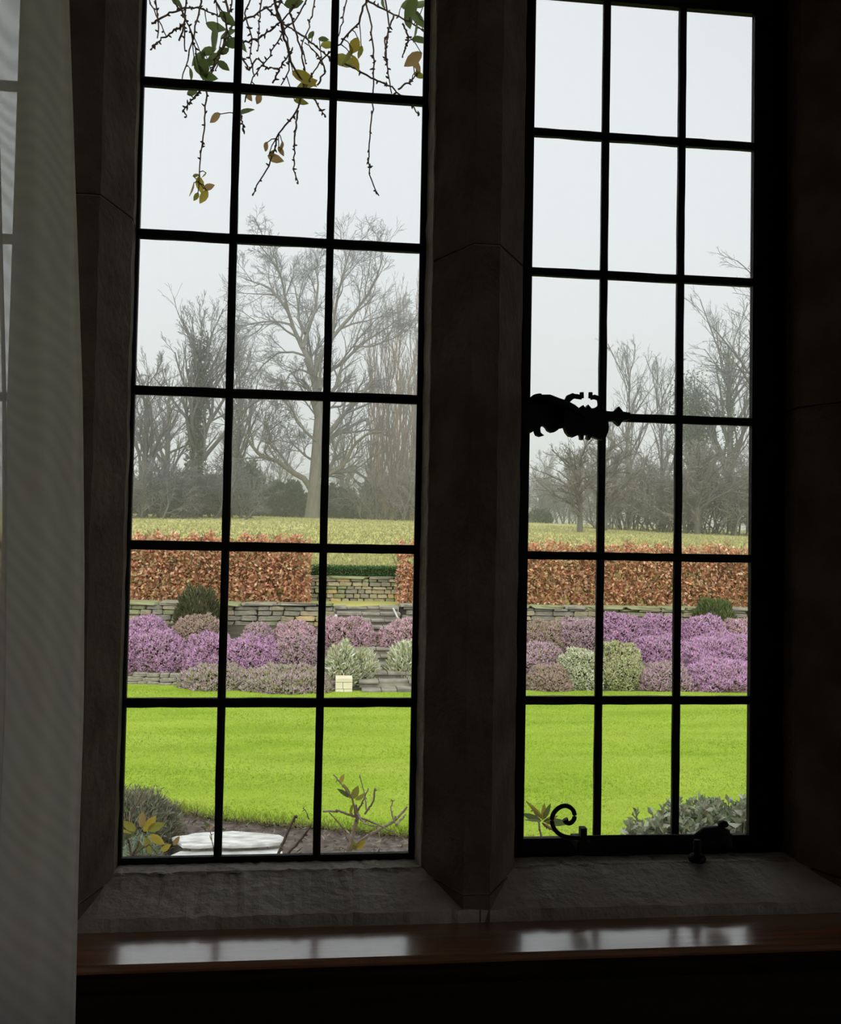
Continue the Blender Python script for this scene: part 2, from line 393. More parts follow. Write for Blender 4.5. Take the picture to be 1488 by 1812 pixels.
# ornate casement fastener on the opening stile (profile measured in millimetres off the photo, extruded in iron)
def zpoly(pts, sc, ox, oy, Y): return [tuple(aty(ox + a / sc, oy + b / sc, Y)) for a, b in pts]
def plate(pts3, y0, y1):
    m = MB(); n = len(pts3); v = [(x, y0, z) for x, _, z in pts3] + [(x, y1, z) for x, _, z in pts3]
    return m.add(v, [tuple(range(n)), tuple(range(n, 2 * n))[::-1]] + [(i, (i + 1) % n, n + (i + 1) % n, n + i) for i in range(n)])
def HZ(pts): return zpoly(pts, 6.2, 900, 660, -.045)
fast = plate(HZ([(150, 265), (235, 270), (270, 240), (300, 230), (330, 225), (358, 226), (362, 240), (350, 262), (395, 270), (430, 270), (455, 263), (490, 268), (515, 298), (560, 318), (585, 335), (660, 420), (680, 520), (640, 590),
                 (580, 605), (555, 605), (540, 625), (510, 645), (470, 652), (430, 632), (410, 600), (390, 582), (370, 578), (350, 595), (346, 620), (352, 655), (388, 685), (345, 697), (305, 682), (290, 650), (285, 612), (250, 612), (225, 630), (150, 640)]),
             -.046, -.036).build('casement_fastener', M_iron, w2)
tag(fast, 'ornate black iron casement fastener with scrolled lever')
MB().box((.2775, -.037, 2.104), (.2875, -.009, 2.146), .003).build('backplate', M_iron, fast)
lev = plate(HZ([(590, 332), (640, 345), (690, 395), (740, 402), (790, 365), (815, 400), (845, 360), (880, 402), (960, 392), (1000, 418), (1050, 432), (1110, 436), (1150, 415), (1178, 380), (1205, 415), (1225, 438), (1300, 448), (1300, 522),
                (1225, 534), (1205, 560), (1187, 592), (1160, 568), (1130, 540), (1060, 540), (1070, 600), (1062, 660), (1040, 710), (1000, 745), (960, 735), (915, 718), (882, 706), (862, 746), (832, 722), (838, 690), (798, 685), (793, 742), (765, 735), (758, 690), (740, 688), (690, 713), (640, 702), (605, 660), (585, 605)]),
            -.058, -.047).build('lever', M_iron, fast)
m = MB()
m.tube(HZ([(785, 222), (787, 285)]), .003); m.tube(HZ([(785, 278), (740, 268), (690, 262), (645, 285), (622, 325), (640, 375), (690, 408)]), [.0032, .0036, .0044, .0052, .0048, .004, .003])
m.tube(HZ([(882, 222), (880, 285)]), .003); m.tube(HZ([(882, 282), (925, 272), (975, 285), (998, 345), (980, 395), (925, 418)]), [.0032, .0036, .0046, .0054, .0046, .003])
s_ = m.build('scroll_horn', M_iron, fast, True); s_.location.y -= .007
r_ = MB().tube(HZ([(240, 300), (330, 290), (420, 296), (520, 335), (600, 360), (680, 400), (760, 455), (830, 520)]), [.003, .005, .006, .006, .006, .0055, .0045, .002], 10).build('lever_ridge', M_iron, fast, True); r_.location.y -= .012

def spline(p, k=4):
    """Catmull-Rom through the points"""
    p = np.asarray(p); q = np.vstack([2 * p[0] - p[1], p, 2 * p[-1] - p[-2]]); out = []
    for i in range(len(p) - 1):
        a, b, c, d = q[i:i + 4]
        for t in np.arange(k) / k: out.append(.5 * (2 * b + (c - a) * t + (2 * a - 5 * b + 4 * c - d) * t * t + (3 * b - a - 3 * c + d) * t ** 3))
    return np.array(out + [p[-1]])
# casement stay: scrolled bar on its pins along the bottom rail
def SZ(pts, Y=-.05): return zpoly(pts, 2.976, 900, 1400, Y)
stay = MB().tube(spline(SZ([(296, 148), (308, 166), (328, 166), (346, 142), (343, 108), (322, 84), (292, 77), (258, 92), (234, 122), (228, 158), (238, 194), (262, 222), (300, 240), (360, 246), (500, 243), (700, 241), (880, 240), (1000, 240)])), np.r_[np.linspace(.0046, .0031, 6), np.full(63, .0031)], 10).build('casement_stay', M_iron, w2, True)
tag(stay, 'black iron casement stay ending in a curled scroll')
def SP(a, b, Y=-.05): return aty(900 + a / 2.976, 1400 + b / 2.976, Y)
c = SP(390, 262); MB().box(c + (-.0045, -.006, 0), c + (.0045, .006, .019), .001).box(c + (-.010, -.008, -.010), c + (.010, .03, .001), .002).build('stay_pin', M_iron, stay)
c = SP(992, 345); MB().lathe(c, [(.0115, -.006), (.0125, -.002), (.0105, .002), (.005, .005), (.0062, .010), (.0045, .014), (.006, .019), (.004, .024)]).build('stay_pivot', M_iron, stay, True)
m = MB(); m.tube(SZ([(985, 238), (1030, 222), (1090, 225), (1150, 235)], -.052), [.004, .0085, .0115, .010], 12); 
a, b = SP(1085, 285), SP(1158, 208); m.box((a[0], -.064, a[2]), (b[0], -.024, b[2]), .003); m.build('stay_bracket', M_iron, stay, True)
c = SP(1128, 205); MB().lathe(c, [(.003, -.001), (.003, .004), (.007, .006), (.0078, .009), (.006, .012), (.002, .0135)]).build('bracket_knob', M_iron, stay, True)

# ------------------------------------------------------------------ window board and panelling under it
wbd = empty('window_board', (0.2, -.14, 1.40)); tag(wbd, 'polished brown wooden window board below the stone sill', 'window sill')
BZT = 1.461
def sec(pts): return [(y, BZT + z) for y, z in pts]
MB().prism(sec([(-.13, 0), (-.13, -.0105), (-.2145, -.0105), (-.2172, -.008), (-.218, -.005), (-.2163, -.0013), (-.2125, 0)]), 'x', -1.5, 2.0).build('board', M_wood, wbd)
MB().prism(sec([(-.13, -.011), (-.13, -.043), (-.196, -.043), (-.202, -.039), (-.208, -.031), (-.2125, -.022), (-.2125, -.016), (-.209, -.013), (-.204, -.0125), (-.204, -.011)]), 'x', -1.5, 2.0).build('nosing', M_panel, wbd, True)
wp = empty('wall_panelling', (0.2, -.15, ZF)); tag(wp, 'near-black wooden panelling under the window board', 'panelling')
for z0, z1 in ((ZF, .70), (.703, .95), (.953, 1.19), (1.193, 1.4175)):
    MB().box((-1.5, -.186, z0), (2.0, -.1305, z1), .003).build('panel_board', M_panel, wp)

# ------------------------------------------------------------------ sheer curtain
cur = empty('sheer_curtain', (-.6, -.30, .47)); tag(cur, 'sheer grey-white voile curtain hanging at the left of the window', 'curtain')
edge_px = [(-160, 112), (0, 118), (350, 129), (700, 141), (1000, 145), (1250, 145), (1500, 138), (1812, 133), (3000, 122)]
CY = -.30
ez = [aty(x, y, CY) for y, x in edge_px]
zz = np.linspace(3.0, .48, 90); xe = np.interp(zz, [e[2] for e in ez][::-1], [e[0] for e in ez][::-1])
us = np.r_[np.linspace(0, .11, 60), np.linspace(.112, .18, 60), np.linspace(.19, 1, 130)]
Z, U = np.meshgrid(zz, us, indexing='ij'); XE = np.repeat(xe[:, None], len(us), 1)
s = U * .62                                                       # distance from the free edge
k = (3.0 - Z) / 2.5
far = np.clip((s - .10) / .05, 0, 1)
pleat_x = np.interp(s, [0, .081, .0885, .096, .115, .1215, .128, 1], [0, .081, .0735, .081, .100, .0935, .100, .972])      # the voile folds back over itself
pleat_y = np.interp(s, [0, .079, .083, .0885, .094, .113, .1175, .1215, .127, 1], [0, 0, .003, .004, .008, .008, .011, .012, .016, .016])
Yc = CY - pleat_y + .006 * np.sin(s * 95 + .6 + k * 1.2 + .5 * np.sin(k * 4)) * np.clip(s / .012, 0, 1) * (1 - .5 * far) + far * .022 * np.sin(s * 88 + 1.2 * np.sin(k * 3)) + .012 * np.sin(k * 5 + s * 8)
Xc = XE - pleat_x + far * .008 * np.sin(s * 44 + k * 2)
V = np.stack([Xc, Yc, Z], -1); n0, n1 = Z.shape
idx = np.arange(n0 * n1).reshape(n0, n1)
def grid_faces(ix): return np.stack([ix[:-1, :-1], ix[:-1, 1:], ix[1:, 1:], ix[1:, :-1]], -1).reshape(-1, 4)
obj('voile', mesh_np('voile', V.reshape(-1, 3), grid_faces(idx), smooth=True), cur, M_sheer)
hv = V[:, :3].copy(); hv[:, :, 1] -= .0015; hv[:, :, 0] = V[:, 0:1, 0] - np.array([[0, .0012, .0028]])
obj('hem', mesh_np('hem', hv.reshape(-1, 3), grid_faces(np.arange(n0 * 3).reshape(n0, 3)), smooth=True), cur, M_hem)
rod = MB().tube([(-1.6, -.30, 3.01), (-.2, -.30, 3.01)], .011, 12).box((-1.0, -.31, 3.0), (-.98, -.13, 3.02)).box((-.42, -.31, 3.0), (-.40, -.13, 3.02)).build('curtain_rod', M_iron)
tag(rod, 'black iron curtain rod above the window', 'curtain rod')

# ================================================================== THE GARDEN
def kind_stuff(o): o['kind'] = 'stuff'; return o

# ---- ground
def lawn_far(x): return np.interp(x, [-12, -2.5, -.66, .88, 2.6, 5.4, 14], [11.2, 10.35, 10.0, 9.7, 9.83, 9.68, 9.6])
def bed_edge(x):
    """where the lawn begins beyond the flower bed under the window"""
    return np.interp(x, [-12, -2.2, -1.5, -1.1, -.8, -.45, -.1, .3, .62, 1.2, 2.0, 14], [6.6, 6.0, 5.5, 5.2, 4.98, 4.84, 4.74, 4.62, 4.50, 4.25, 4.1, 4.0])
xs = np.linspace(-14, 16, 151); n = 24
LX = np.repeat(xs[:, None], n, 1); t = np.linspace(0, 1, n)[None]
LY = bed_edge(xs)[:, None] * (1 - t) + (lawn_far(xs)[:, None] + .05) * t
LZ = .025 * np.clip(t * 30, 0, 1) + 0 * LX
V = np.stack([LX, LY, LZ], -1).reshape(-1, 3)
lawn = tag(struct(obj('lawn', mesh_np('lawn', V, grid_faces(np.arange(len(V)).reshape(151, n))), None, M_lawn)), 'flat bright green mown lawn below the heather bank', kind='structure')
nb = 350000
u = rng.rand(nb); gy = 4.0 + 6.4 * u ** 1.25; gx = -4.6 + rng.rand(nb) * 12.0
ok = (gy > bed_edge(gx) - .03 + rng.normal(0, .02, nb)) & (gy < lawn_far(gx)); gx, gy = gx[ok], gy[ok]; nb = len(gx)
hh = .008 + .013 * rng.rand(nb); th = rng.rand(nb) * 6.283; lean = rng.normal(0, .016, (nb, 2))
streak = .5 + .5 * np.sin(gy * 5.2 + 1.3 * np.sin(gx * .7) + np.sin(gx * 2.1 + gy)) ; pat = np.clip(.5 + .5 * np.sin(gx * 1.7 + 2.2 * np.sin(gy * 1.9)) * np.sin(gy * 3.1 + gx * .6), 0, 1)
cg = np.array([[.25, .37, .025]]) * (1 - streak[:, None]) + np.array([[.40, .48, .075]]) * streak[:, None]
rnd = np.sin(gx * 3.7 + 1.1 * np.sin(gy * 2.7)) * np.sin(gy * 9.1 + gx * 1.3) + .6 * np.sin(gx * 9.3 + gy * 4.1) * np.sin(gy * 17 - gx * 2)
cg = cg * (.80 + .32 * pat[:, None]) * (1 + .13 * rnd[:, None]) * (1 + rng.normal(0, .15, (nb, 1)))
dry = rng.rand(nb) < .07; cg[dry] = np.array([.58, .54, .18])
wv_ = .0017 + .0014 * rng.rand(nb)
base = np.stack([gx, gy, np.full(nb, .022)], -1); dx = np.stack([np.cos(th), np.sin(th), 0 * th], -1) * wv_[:, None]
near = gy < bed_edge(gx) + .10; hh = np.where(near, hh * rng.uniform(1.2, 3.4, nb), hh)          # uncut fringe along the bed
tip = base + np.stack([lean[:, 0], lean[:, 1], hh], -1)
V = np.stack([base - dx, base + dx, tip], 1).reshape(-1, 3)
gr = obj('lawn_grass', mesh_np('lawn_grass', V, np.arange(nb * 3).reshape(-1, 3), np.repeat(np.clip(cg, 0, .9), 3, 0)), None, M_blade)
tag(gr, 'short bright green grass blades of the mown lawn', 'grass', kind='stuff')

ne = 5200; ex = -2.6 + 6.5 * rng.rand(ne); ey = bed_edge(ex) + rng.normal(-.01, .035, ne)
V, F, cc = sprigs(np.stack([ex, ey, np.full(ne, .004)], -1), rand_dirs(ne, .9) * np.array([[1, 1, 1]]), .02 + .05 * rng.rand(ne), .0025, pick([(.12, .10, .05), (.20, .18, .07)], ne), pick([(.26, .24, .09), (.40, .36, .16), (.16, .13, .07), (.24, .32, .06)], ne))
tag(obj('edge_thatch', mesh_np('edge_thatch', V, F, cc), None, M_blade), 'ragged brown thatch along the edge of the lawn', 'grass', kind='stuff')

# flower bed soil in front of the house
xs = np.linspace(-14, 16, 181); n = 40
t = np.linspace(0, 1, n)[None]; SX = np.repeat(xs[:, None], n, 1)
SY = .14 * (1 - t) + (bed_edge(xs)[:, None] + .06) * t
SZ_ = rng.normal(0, .008, SX.shape) - .01
soil = obj('flower_bed', mesh_np('flower_bed', np.stack([SX, SY, SZ_], -1).reshape(-1, 3), grid_faces(np.arange(181 * n).reshape(181, n)), smooth=True), None, M_soil)
tag(struct(soil), 'dark mulched soil of the bed under the window')
nm = 5200; my = 3.2 + 2.2 * rng.rand(nm); mx = -2.2 + 6 * rng.rand(nm); ok = my < bed_edge(mx); mx, my = mx[ok], my[ok]; nm = len(mx)
P = np.stack([mx, my, .005 + .02 * rng.rand(nm)], -1); D = rand_dirs(nm); D[:, 2] *= .35
V, F, cc = leaf_cards(P, D, .02 + .05 * rng.rand(nm), .006 + .012 * rng.rand(nm), pick([(.16, .12, .09), (.30, .25, .19), (.09, .07, .055), (.20, .19, .16)], nm))
mu = obj('bark_mulch', mesh_np('bark_mulch', V, F, cc), None, M_leaf_attr); tag(mu, 'scattered bark chips and dead leaves on the bed', 'mulch', kind='stuff')

# ---- bank, terrace, meadow: one ground running up from the lawn
def ground(x, y):
    lf = lawn_far(x)
    z = np.interp((y - lf) / (12.4 - lf), [0, .12, .5, 1.0], [0, .05, .34, .62])
    z = np.where(y > 12.42, .88 + np.clip((y - 13.5) / .28, 0, 1) * .48, z)
    z = np.where(y > 13.78, 1.36 + (y - 13.75) * .0405 + .12 * np.sin(x * .11 + y * .05) * np.clip((y - 14) / 20, 0, 1), z)
    z = np.where(y > 58, 3.2 + (y - 58) * .012, z)
    z = z - np.clip((x - 14) / 40, 0, 1) * np.clip((y - 20) / 30, 0, 1) * .6
    return z
def ground_part(name, xs, ys, m, label):
    X, Y = np.meshgrid(xs, ys, indexing='ij'); Zg = ground(X, Y) + rng.normal(0, .006, X.shape)
    o = obj(name, mesh_np(name, np.stack([X, Y, Zg], -1).reshape(-1, 3), grid_faces(np.arange(X.size).reshape(X.shape)), smooth=True), None, m)
    return tag(struct(o), label)
xs = np.linspace(-14, 16, 160)
X = np.repeat(xs[:, None], 14, 1); t = np.linspace(0, 1, 14)[None]; Y = (lawn_far(xs)[:, None] - .02) * (1 - t) + 12.4 * t
Zg = ground(X, Y) + rng.normal(0, .01, X.shape)
tag(struct(obj('bank', mesh_np('bank', np.stack([X, Y, Zg], -1).reshape(-1, 3), grid_faces(np.arange(X.size).reshape(X.shape)), smooth=True), None, M_bank)), 'earth bank under the heathers between lawn and stone wall')
ground_part('terrace', np.linspace(-14, 16, 80), np.r_[np.linspace(12.425, 13.5, 8), np.linspace(13.56, 13.79, 5)], M_field, 'grass terrace behind the lower stone wall')
ground_part('meadow', np.linspace(-70, 90, 160), np.concatenate([np.linspace(13.78, 40, 50), np.linspace(41, 140, 50)]), M_field, 'rough yellow-green meadow rising to the trees')
nt_ = 36000; ty = 13.9 + 46 * rng.rand(nt_) ** 1.8; tx = -.38 * (ty + 1) + (ty + 1) * 1.05 * rng.rand(nt_)
P = np.stack([tx, ty, ground(tx, ty) - .02], -1); ln = .06 + .09 * rng.rand(nt_)
V, F, cc = sprigs(P, rand_dirs(nt_, 1.6), ln, .02 + .03 * rng.rand(nt_), pick([(.36, .36, .11), (.44, .42, .17)], nt_), pick([(.48, .45, .18), (.60, .53, .28), (.38, .41, .12)], nt_))
tag(obj('meadow_grass', mesh_np('meadow_grass', V, F, cc), None, M_blade), 'rough tussocky grass over the rising meadow', 'grass', kind='stuff')

# far wooded ridge in the mist
X, Yh = np.meshgrid(np.linspace(-170, 260, 140), np.linspace(230, 330, 30), indexing='ij')
rid = 15 + 7 * np.sin(X * .017 + 1.1) + 3 * np.sin(X * .053)
Zh = 2 + rid * np.clip((Yh - 230) / 55, 0, 1) + rng.normal(0, .9, X.shape) * np.clip((Yh - 235) / 30, 0, 1)
tag(struct(obj('far_hill', mesh_np('far_hill', np.stack([X, Yh, Zh], -1).reshape(-1, 3), grid_faces(np.arange(X.size).reshape(X.shape)), smooth=True), None, M_hill)), 'misty wooded hill far beyond the trees')

# ---- stone work
def stone_mesh(k):
    bm = bmesh.new(); bmesh.ops.create_cube(bm, size=1)
    bmesh.ops.bevel(bm, geom=bm.edges[:], offset=.11, segments=1, affect='EDGES')
    for v in bm.verts: v.co += Vector(rng.normal(0, .035, 3))
    me = bpy.data.meshes.new('stone'); bm.to_mesh(me); bm.free(); return me
STONES = [[stone_mesh(k) for k in range(3)] for _ in W_st]
for row, mm in zip(STONES, W_st):
    for me in row: me.materials.append(mm)
def stone(name, parent, c, size, kind, rz=0.0):
    o = bpy.data.objects.new(name, STONES[kind][rng.randint(3)]); COL.objects.link(o)
    o.location = c; o.scale = size; o.rotation_euler = (rng.normal(0, .02), rng.normal(0, .02), rz + rng.normal(0, .03))
    o.parent = parent; o.matrix_parent_inverse = world_of(parent).inverted(); return o
def dry_wall(label, x0, x1, y, z0, z1, weights, crs=.065, wmin=.12, wmax=.30, coping=True, xlimit=None):
    root = empty('dry_stone_wall', ((x0 + x1) / 2, y + .15, z0)); tag(root, label, 'stone wall')
    MB().box((x0, y + .05, z0 - .1), (x1, y + .30, z1 - .005)).build('wall_core', M_joint, root)
    z = z0
    while z < z1 - .02:
        h = min(crs * rng.uniform(.75, 1.3), z1 - z); x = x0 + rng.uniform(0, .08)
        while x < x1:
            ww = rng.uniform(wmin, wmax); ww = min(ww, x1 - x + .03)
            stone('stone', root, (x + ww / 2, y + .05 + rng.normal(0, .008), z + h / 2), (ww - .008, .15, h - .006), rng.choice(4, p=weights)); x += ww
        z += h
    if coping:
        x = x0
        while x < x1:
            ww = rng.uniform(.35, .7); ww = min(ww, x1 - x)
            stone('coping_stone', root, (x + ww / 2, y + .13, z1 + .02), (ww - .006, .36, .045), rng.choice([0, 2])); x += ww
    return root
wy = 12.3
gapL = aty(590, 1080, wy)[0]; gapR = aty(708, 1080, wy)[0]
dry_wall('low mossy dry stone wall below the copper hedge left of the steps', -7.6, gapL, wy, .50, .885, [.42, .26, .28, .04], wmin=.16, wmax=.36)
dry_wall('low dry stone wall below the copper hedge right of the steps', gapR, 12.0, wy, .62, .885, [.5, .22, .25, .03], wmin=.2, wmax=.42)
w2y = 13.45
dry_wall('buff and ochre stone wall behind the steps under the clipped green hedge', -.85, 2.1, w2y, .86, 1.26, [.25, .38, .17, .20], crs=.06, wmin=.10, wmax=.24)
# low edging of stones where bank meets the lawn, far left
ed = empty('edging_stones', (-2.2, 10.35, 0)); tag(ed, 'rough low row of stones edging the bank at the far left', 'stone edging')
for lv in range(3):
    x = -3.2
    while x < -1.5:
        ww = rng.uniform(.11, .24); hh_ = rng.uniform(.04, .055)
        stone('stone', ed, (x + ww / 2, float(lawn_far(x)) + .03 + .05 * lv + rng.normal(0, .012), .025 + .05 * lv), (ww - .008, .12, hh_), rng.choice([0, 0, 2])); x += ww

# steps through the bank
stp = empty('garden_steps', (.9, 9.8, 0)); tag(stp, 'narrow weathered stone steps climbing between the heathers', 'steps')
NS = 12
bl, br = aty(640, 1228, 9.7)[0], aty(745, 1228, 9.7)[0]
for i in range(NS):
    t = i / (NS - 1); y0 = 9.72 + 2.55 * t; z1 = .055 + .83 * t
    xa = bl + (gapL + .02 - bl) * t; xb = br + (gapR - .02 - br) * t
    MB().box((xa + .01, y0 + .03, z1 - .12), (xb - .01, y0 + .34, z1 - .035)).build('riser', W_st[0], stp)
    x = xa
    while x < xb - .02:
        ww = min(rng.uniform(.16, .42), xb - x)
        if xb - x - ww < .1: ww = xb - x
        MB().box((x + .003, y0 - .01 + rng.normal(0, .018), z1 - .035), (x + ww - .003, y0 + .33, z1 + rng.normal(0, .007)), .008).build('tread', M_step, stp); x += ww
# cream block pier at the foot of the steps
pa = aty(593, 1228, 9.75); pb = aty(624, 1200, 9.75)
pier = empty('stone_pier', ((pa[0] + pb[0]) / 2, 9.84, 0)); tag(pier, 'small pier of cream limestone blocks at the foot of the steps', 'stone pier')
H = pb[2]; Wd = pb[0] - pa[0]
for (u0, u1, v0, v1) in ((0, .5, 0, .30), (.5, 1, 0, .30), (0, .44, .30, .72), (.44, 1, .30, .72), (0, 1, .72, 1)):
    MB().box((pa[0] + u0 * Wd + .002, 9.75, v0 * H + .002), (pa[0] + u1 * Wd - .002, 9.98, v1 * H - .002), .006).build('block', M_pale, pier)
a, b = aty(696, 1077, 12.2), aty(708, 1102, 11.4)
hr = MB().tube([a, b], .014, 8).tube([b, (b[0], b[1], .45)], .012, 8).build('handrail', M_galv); tag(hr, 'pale slanting handrail at the top of the garden steps', 'handrail')
bs = aty(492, 1106, 11.55)
# ---- heathers
PAL = {'purple': ([(.54, .29, .51), (.60, .36, .57), (.46, .25, .42), (.43, .28, .36)], [(.17, .15, .07), (.24, .16, .14)]),
       'pink': ([(.58, .35, .46), (.62, .42, .48), (.50, .31, .36), (.44, .33, .28)], [(.20, .17, .09), (.26, .19, .13)]),
       'dusty': ([(.48, .31, .40), (.44, .31, .33), (.36, .29, .22), (.52, .34, .45)], [(.15, .14, .07), (.20, .17, .10)]),
       'brown': ([(.40, .27, .25), (.34, .25, .17), (.30, .27, .14), (.46, .29, .33)], [(.15, .15, .07), (.20, .19, .09)]),
       'mixed': ([(.34, .30, .18), (.42, .31, .32), (.28, .28, .13), (.48, .34, .42)], [(.17, .18, .08), (.20, .19, .10)]),
       'cream': ([(.60, .60, .43), (.54, .56, .34), (.68, .67, .54), (.40, .43, .22)], [(.20, .24, .10), (.16, .19, .08)]),
       'lime': ([(.46, .50, .20), (.42, .43, .20), (.54, .54, .32), (.40, .33, .27)], [(.18, .22, .08), (.15, .17, .06)])}
def heather(label, x0, x1, ytop, Y, colour, dens=1.0, depth=None, ybot=None):
    xm = (x0 + x1) / 2
    A, B, T = aty(x0, ytop, Y), aty(x1, ytop, Y), aty(xm, ytop, Y)
    rx = (B[0] - A[0]) / 2 * 1.06; cx = T[0]; zb = float(ground(cx, max(Y, float(lawn_far(cx)) + .1))) - .08
    if ybot is not None: zb = aty(xm, ybot, Y)[2]
    rz = T[2] - zb - .03; ry = depth or min(max(rx * .7, .35), .75)
    root = empty('heather_bush', (cx, Y, zb)); tag(root, label, 'heather', 'heathers on the bank')
    # woody core
    lat, lon = np.meshgrid(np.linspace(0, math.pi / 2, 8), np.linspace(0, 2 * math.pi, 17), indexing='ij')
    V = np.stack([cx + .9 * rx * np.cos(lat) * np.cos(lon), Y + .9 * ry * np.cos(lat) * np.sin(lon), zb + .9 * rz * np.sin(lat)], -1)
    obj('woody_core', mesh_np('woody_core', V.reshape(-1, 3), grid_faces(np.arange(V.shape[0] * V.shape[1]).reshape(V.shape[:2])), smooth=True), root, M_core)
    area = 2 * math.pi * ((rx * ry) ** 1.6 + (rx * rz) ** 1.6 + (ry * rz) ** 1.6) ** (1 / 1.6) / 3 ** (1 / 1.6)
    n = int(area * 5500 * dens)
    d = nrm(rng.normal(size=(n, 3))); d[:, 2] = np.abs(d[:, 2]); d[:, 1] = np.where(rng.rand(n) < .35, -np.abs(d[:, 1]), d[:, 1])
    ph = rng.rand(8) * 6.28
    # cushions: random bumps standing out of the dome
    kb = 26; bd = nrm(rng.normal(size=(kb, 3))); bd[:, 2] = np.abs(bd[:, 2]); bd[:, 1] = -np.abs(bd[:, 1]); cosb = d @ bd.T; w_ = .13 + .10 * rng.rand(kb)
    bump = (np.exp(-(1 - cosb) / w_[None] ** 2 / .8)).max(1)
    lump = .90 + .17 * bump + .04 * np.sin(d[:, 0] * 23 + ph[2] + d[:, 1] * 11) * np.sin(d[:, 2] * 19 + ph[3]) + .025 * np.sin(d[:, 0] * 41 + ph[4]) * np.sin(d[:, 2] * 37 + ph[5])
    hl = np.sqrt(np.maximum(1 - d[:, 2] ** 2, 1e-4)); dd = d.copy(); dd[:, :2] *= (hl ** -.35)[:, None]
    rad = np.array([[rx, ry, rz]]); P = np.array([[cx, Y, zb]]) + dd * rad * lump[:, None] * (.94 + .07 * rng.rand(n, 1))
    N_ = nrm(d / rad + np.array([[0, 0, .9]]) / max(rz, .1) * .5 + rng.normal(0, .9 / rx, (n, 3)))
    fl, gn = PAL[colour]
    tipc = pick(fl, n, .16) * 1.12; basec = pick(gn, n, .2) * .4 + tipc * .6
    # fewer flowers low down, where the old wood shows
    bare = rng.rand(n) < np.clip(.72 - d[:, 2] * 1.5 - .45 * bump + .22 * np.sin(d[:, 0] * 7 + ph[0]), 0.04, .8)
    gcol = pick(gn, n, .25) * 1.25; tipc[bare] = gcol[bare]; basec[bare] = gcol[bare] * .8
    V, F, cc = sprigs(P, N_, .026 + .026 * rng.rand(n), .009 + .006 * rng.rand(n), basec, tipc)
    kind_stuff(obj('flower_sprigs', mesh_np('flower_sprigs', V, F, np.clip(cc, 0, .9)), root, M_heather))
for a in [
    # left of the steps, back row
    ('purple heather highest on the bank at the far left', 205, 305, 1090, 11.5, 'purple'),
    ('brownish pink heather under the dark rounded shrub', 308, 398, 1086, 11.7, 'brown'),
    ('dusky heather against the low wall left of the glazing bar', 425, 492, 1102, 11.4, 'dusty'),
    ('pinkish brown heather beside the big pink mound', 486, 566, 1096, 11.5, 'pink'),
    ('large rounded pink heather just left of the steps', 556, 664, 1086, 11.2, 'pink'),
    # left, front row
    ('purple heather spilling to the lawn at the far left', 150, 262, 1118, 10.75, 'purple'),
    ('vivid purple heather spreading over the left of the bank', 225, 345, 1114, 10.85, 'purple'),
    ('purple heather crossing behind the glazing bar on the left', 318, 430, 1118, 10.8, 'purple'),
    ('purple heather with green skirts in mid bank', 385, 510, 1124, 10.5, 'purple'),
    ('dusky pink heather with bare green base beside the pale shrub', 470, 590, 1120, 10.55, 'dusty'),
    ('low straggling heather at the lawn edge left of centre', 320, 455, 1172, 10.15, 'mixed'),
    ('low green-brown heather at the lawn edge near the pale shrub', 430, 600, 1174, 10.02, 'mixed'),
    # right of the steps, seen in the left light
    ('pink heather overhanging the right side of the steps', 668, 770, 1094, 11.2, 'pink'),
    # hidden by the mullion, reaching into both lights
    ('dusty heather behind the stone mullion', 760, 930, 1105, 11.0, 'dusty'),
    # right light, back row
    ('brownish heather high at the left of the right light', 905, 1005, 1096, 11.4, 'brown'),
    ('grey-pink heather beside the tall vivid purple one', 975, 1072, 1090, 11.4, 'dusty'),
    ('tall vivid purple heather topping the wall in the right light', 1050, 1142, 1080, 11.4, 'purple'),
    ('vivid purple heather right of the tallest one', 1120, 1215, 1085, 11.5, 'purple'),
    ('purple heather left of the dark evergreen dome', 1190, 1285, 1086, 11.4, 'purple'),
    ('pinkish heather right of the dark evergreen dome', 1268, 1350, 1092, 11.6, 'pink'),
    # right light, front row
    ('pink-grey heather low at the left of the right light', 900, 1000, 1136, 10.6, 'dusty'),
    ('cream-flowered heather near the lawn in the right light', 985, 1072, 1143, 10.2, 'cream'),
    ('lime and cream heather near the lawn in the right light', 1045, 1135, 1135, 10.18, 'lime'),
    ('purple heather tumbling down the centre of the right bank', 1108, 1215, 1122, 10.75, 'purple'),
    ('broad purple heather at the right end of the bank', 1195, 1345, 1118, 10.8, 'purple'),
    ('mauve heather low at the lawn edge on the right', 1115, 1225, 1168, 10.12, 'dusty'),
    ('mauve heather lowest at the far right of the bank', 1205, 1345, 1165, 10.1, 'purple'),
    ('purple heather on the bank beyond the left edge of the left light', 30, 175, 1100, 11.2, 'purple', .6),
    ('dusty heather on the bank well left of the left light', -120, 60, 1105, 11.0, 'dusty', .6),
    ('pink heather at the left end of the bank', -290, -90, 1100, 11.0, 'pink', .6),
    ('purple heather on the bank beyond the right casement frame', 1330, 1490, 1105, 11.0, 'purple', .6),
    ('dusty heather at the right end of the bank', 1470, 1640, 1105, 11.0, 'dusty', .6),
    ('green-skirted heather between the pink and cream ones', 930, 1010, 1172, 10.1, 'brown')]:
    heather(*a)
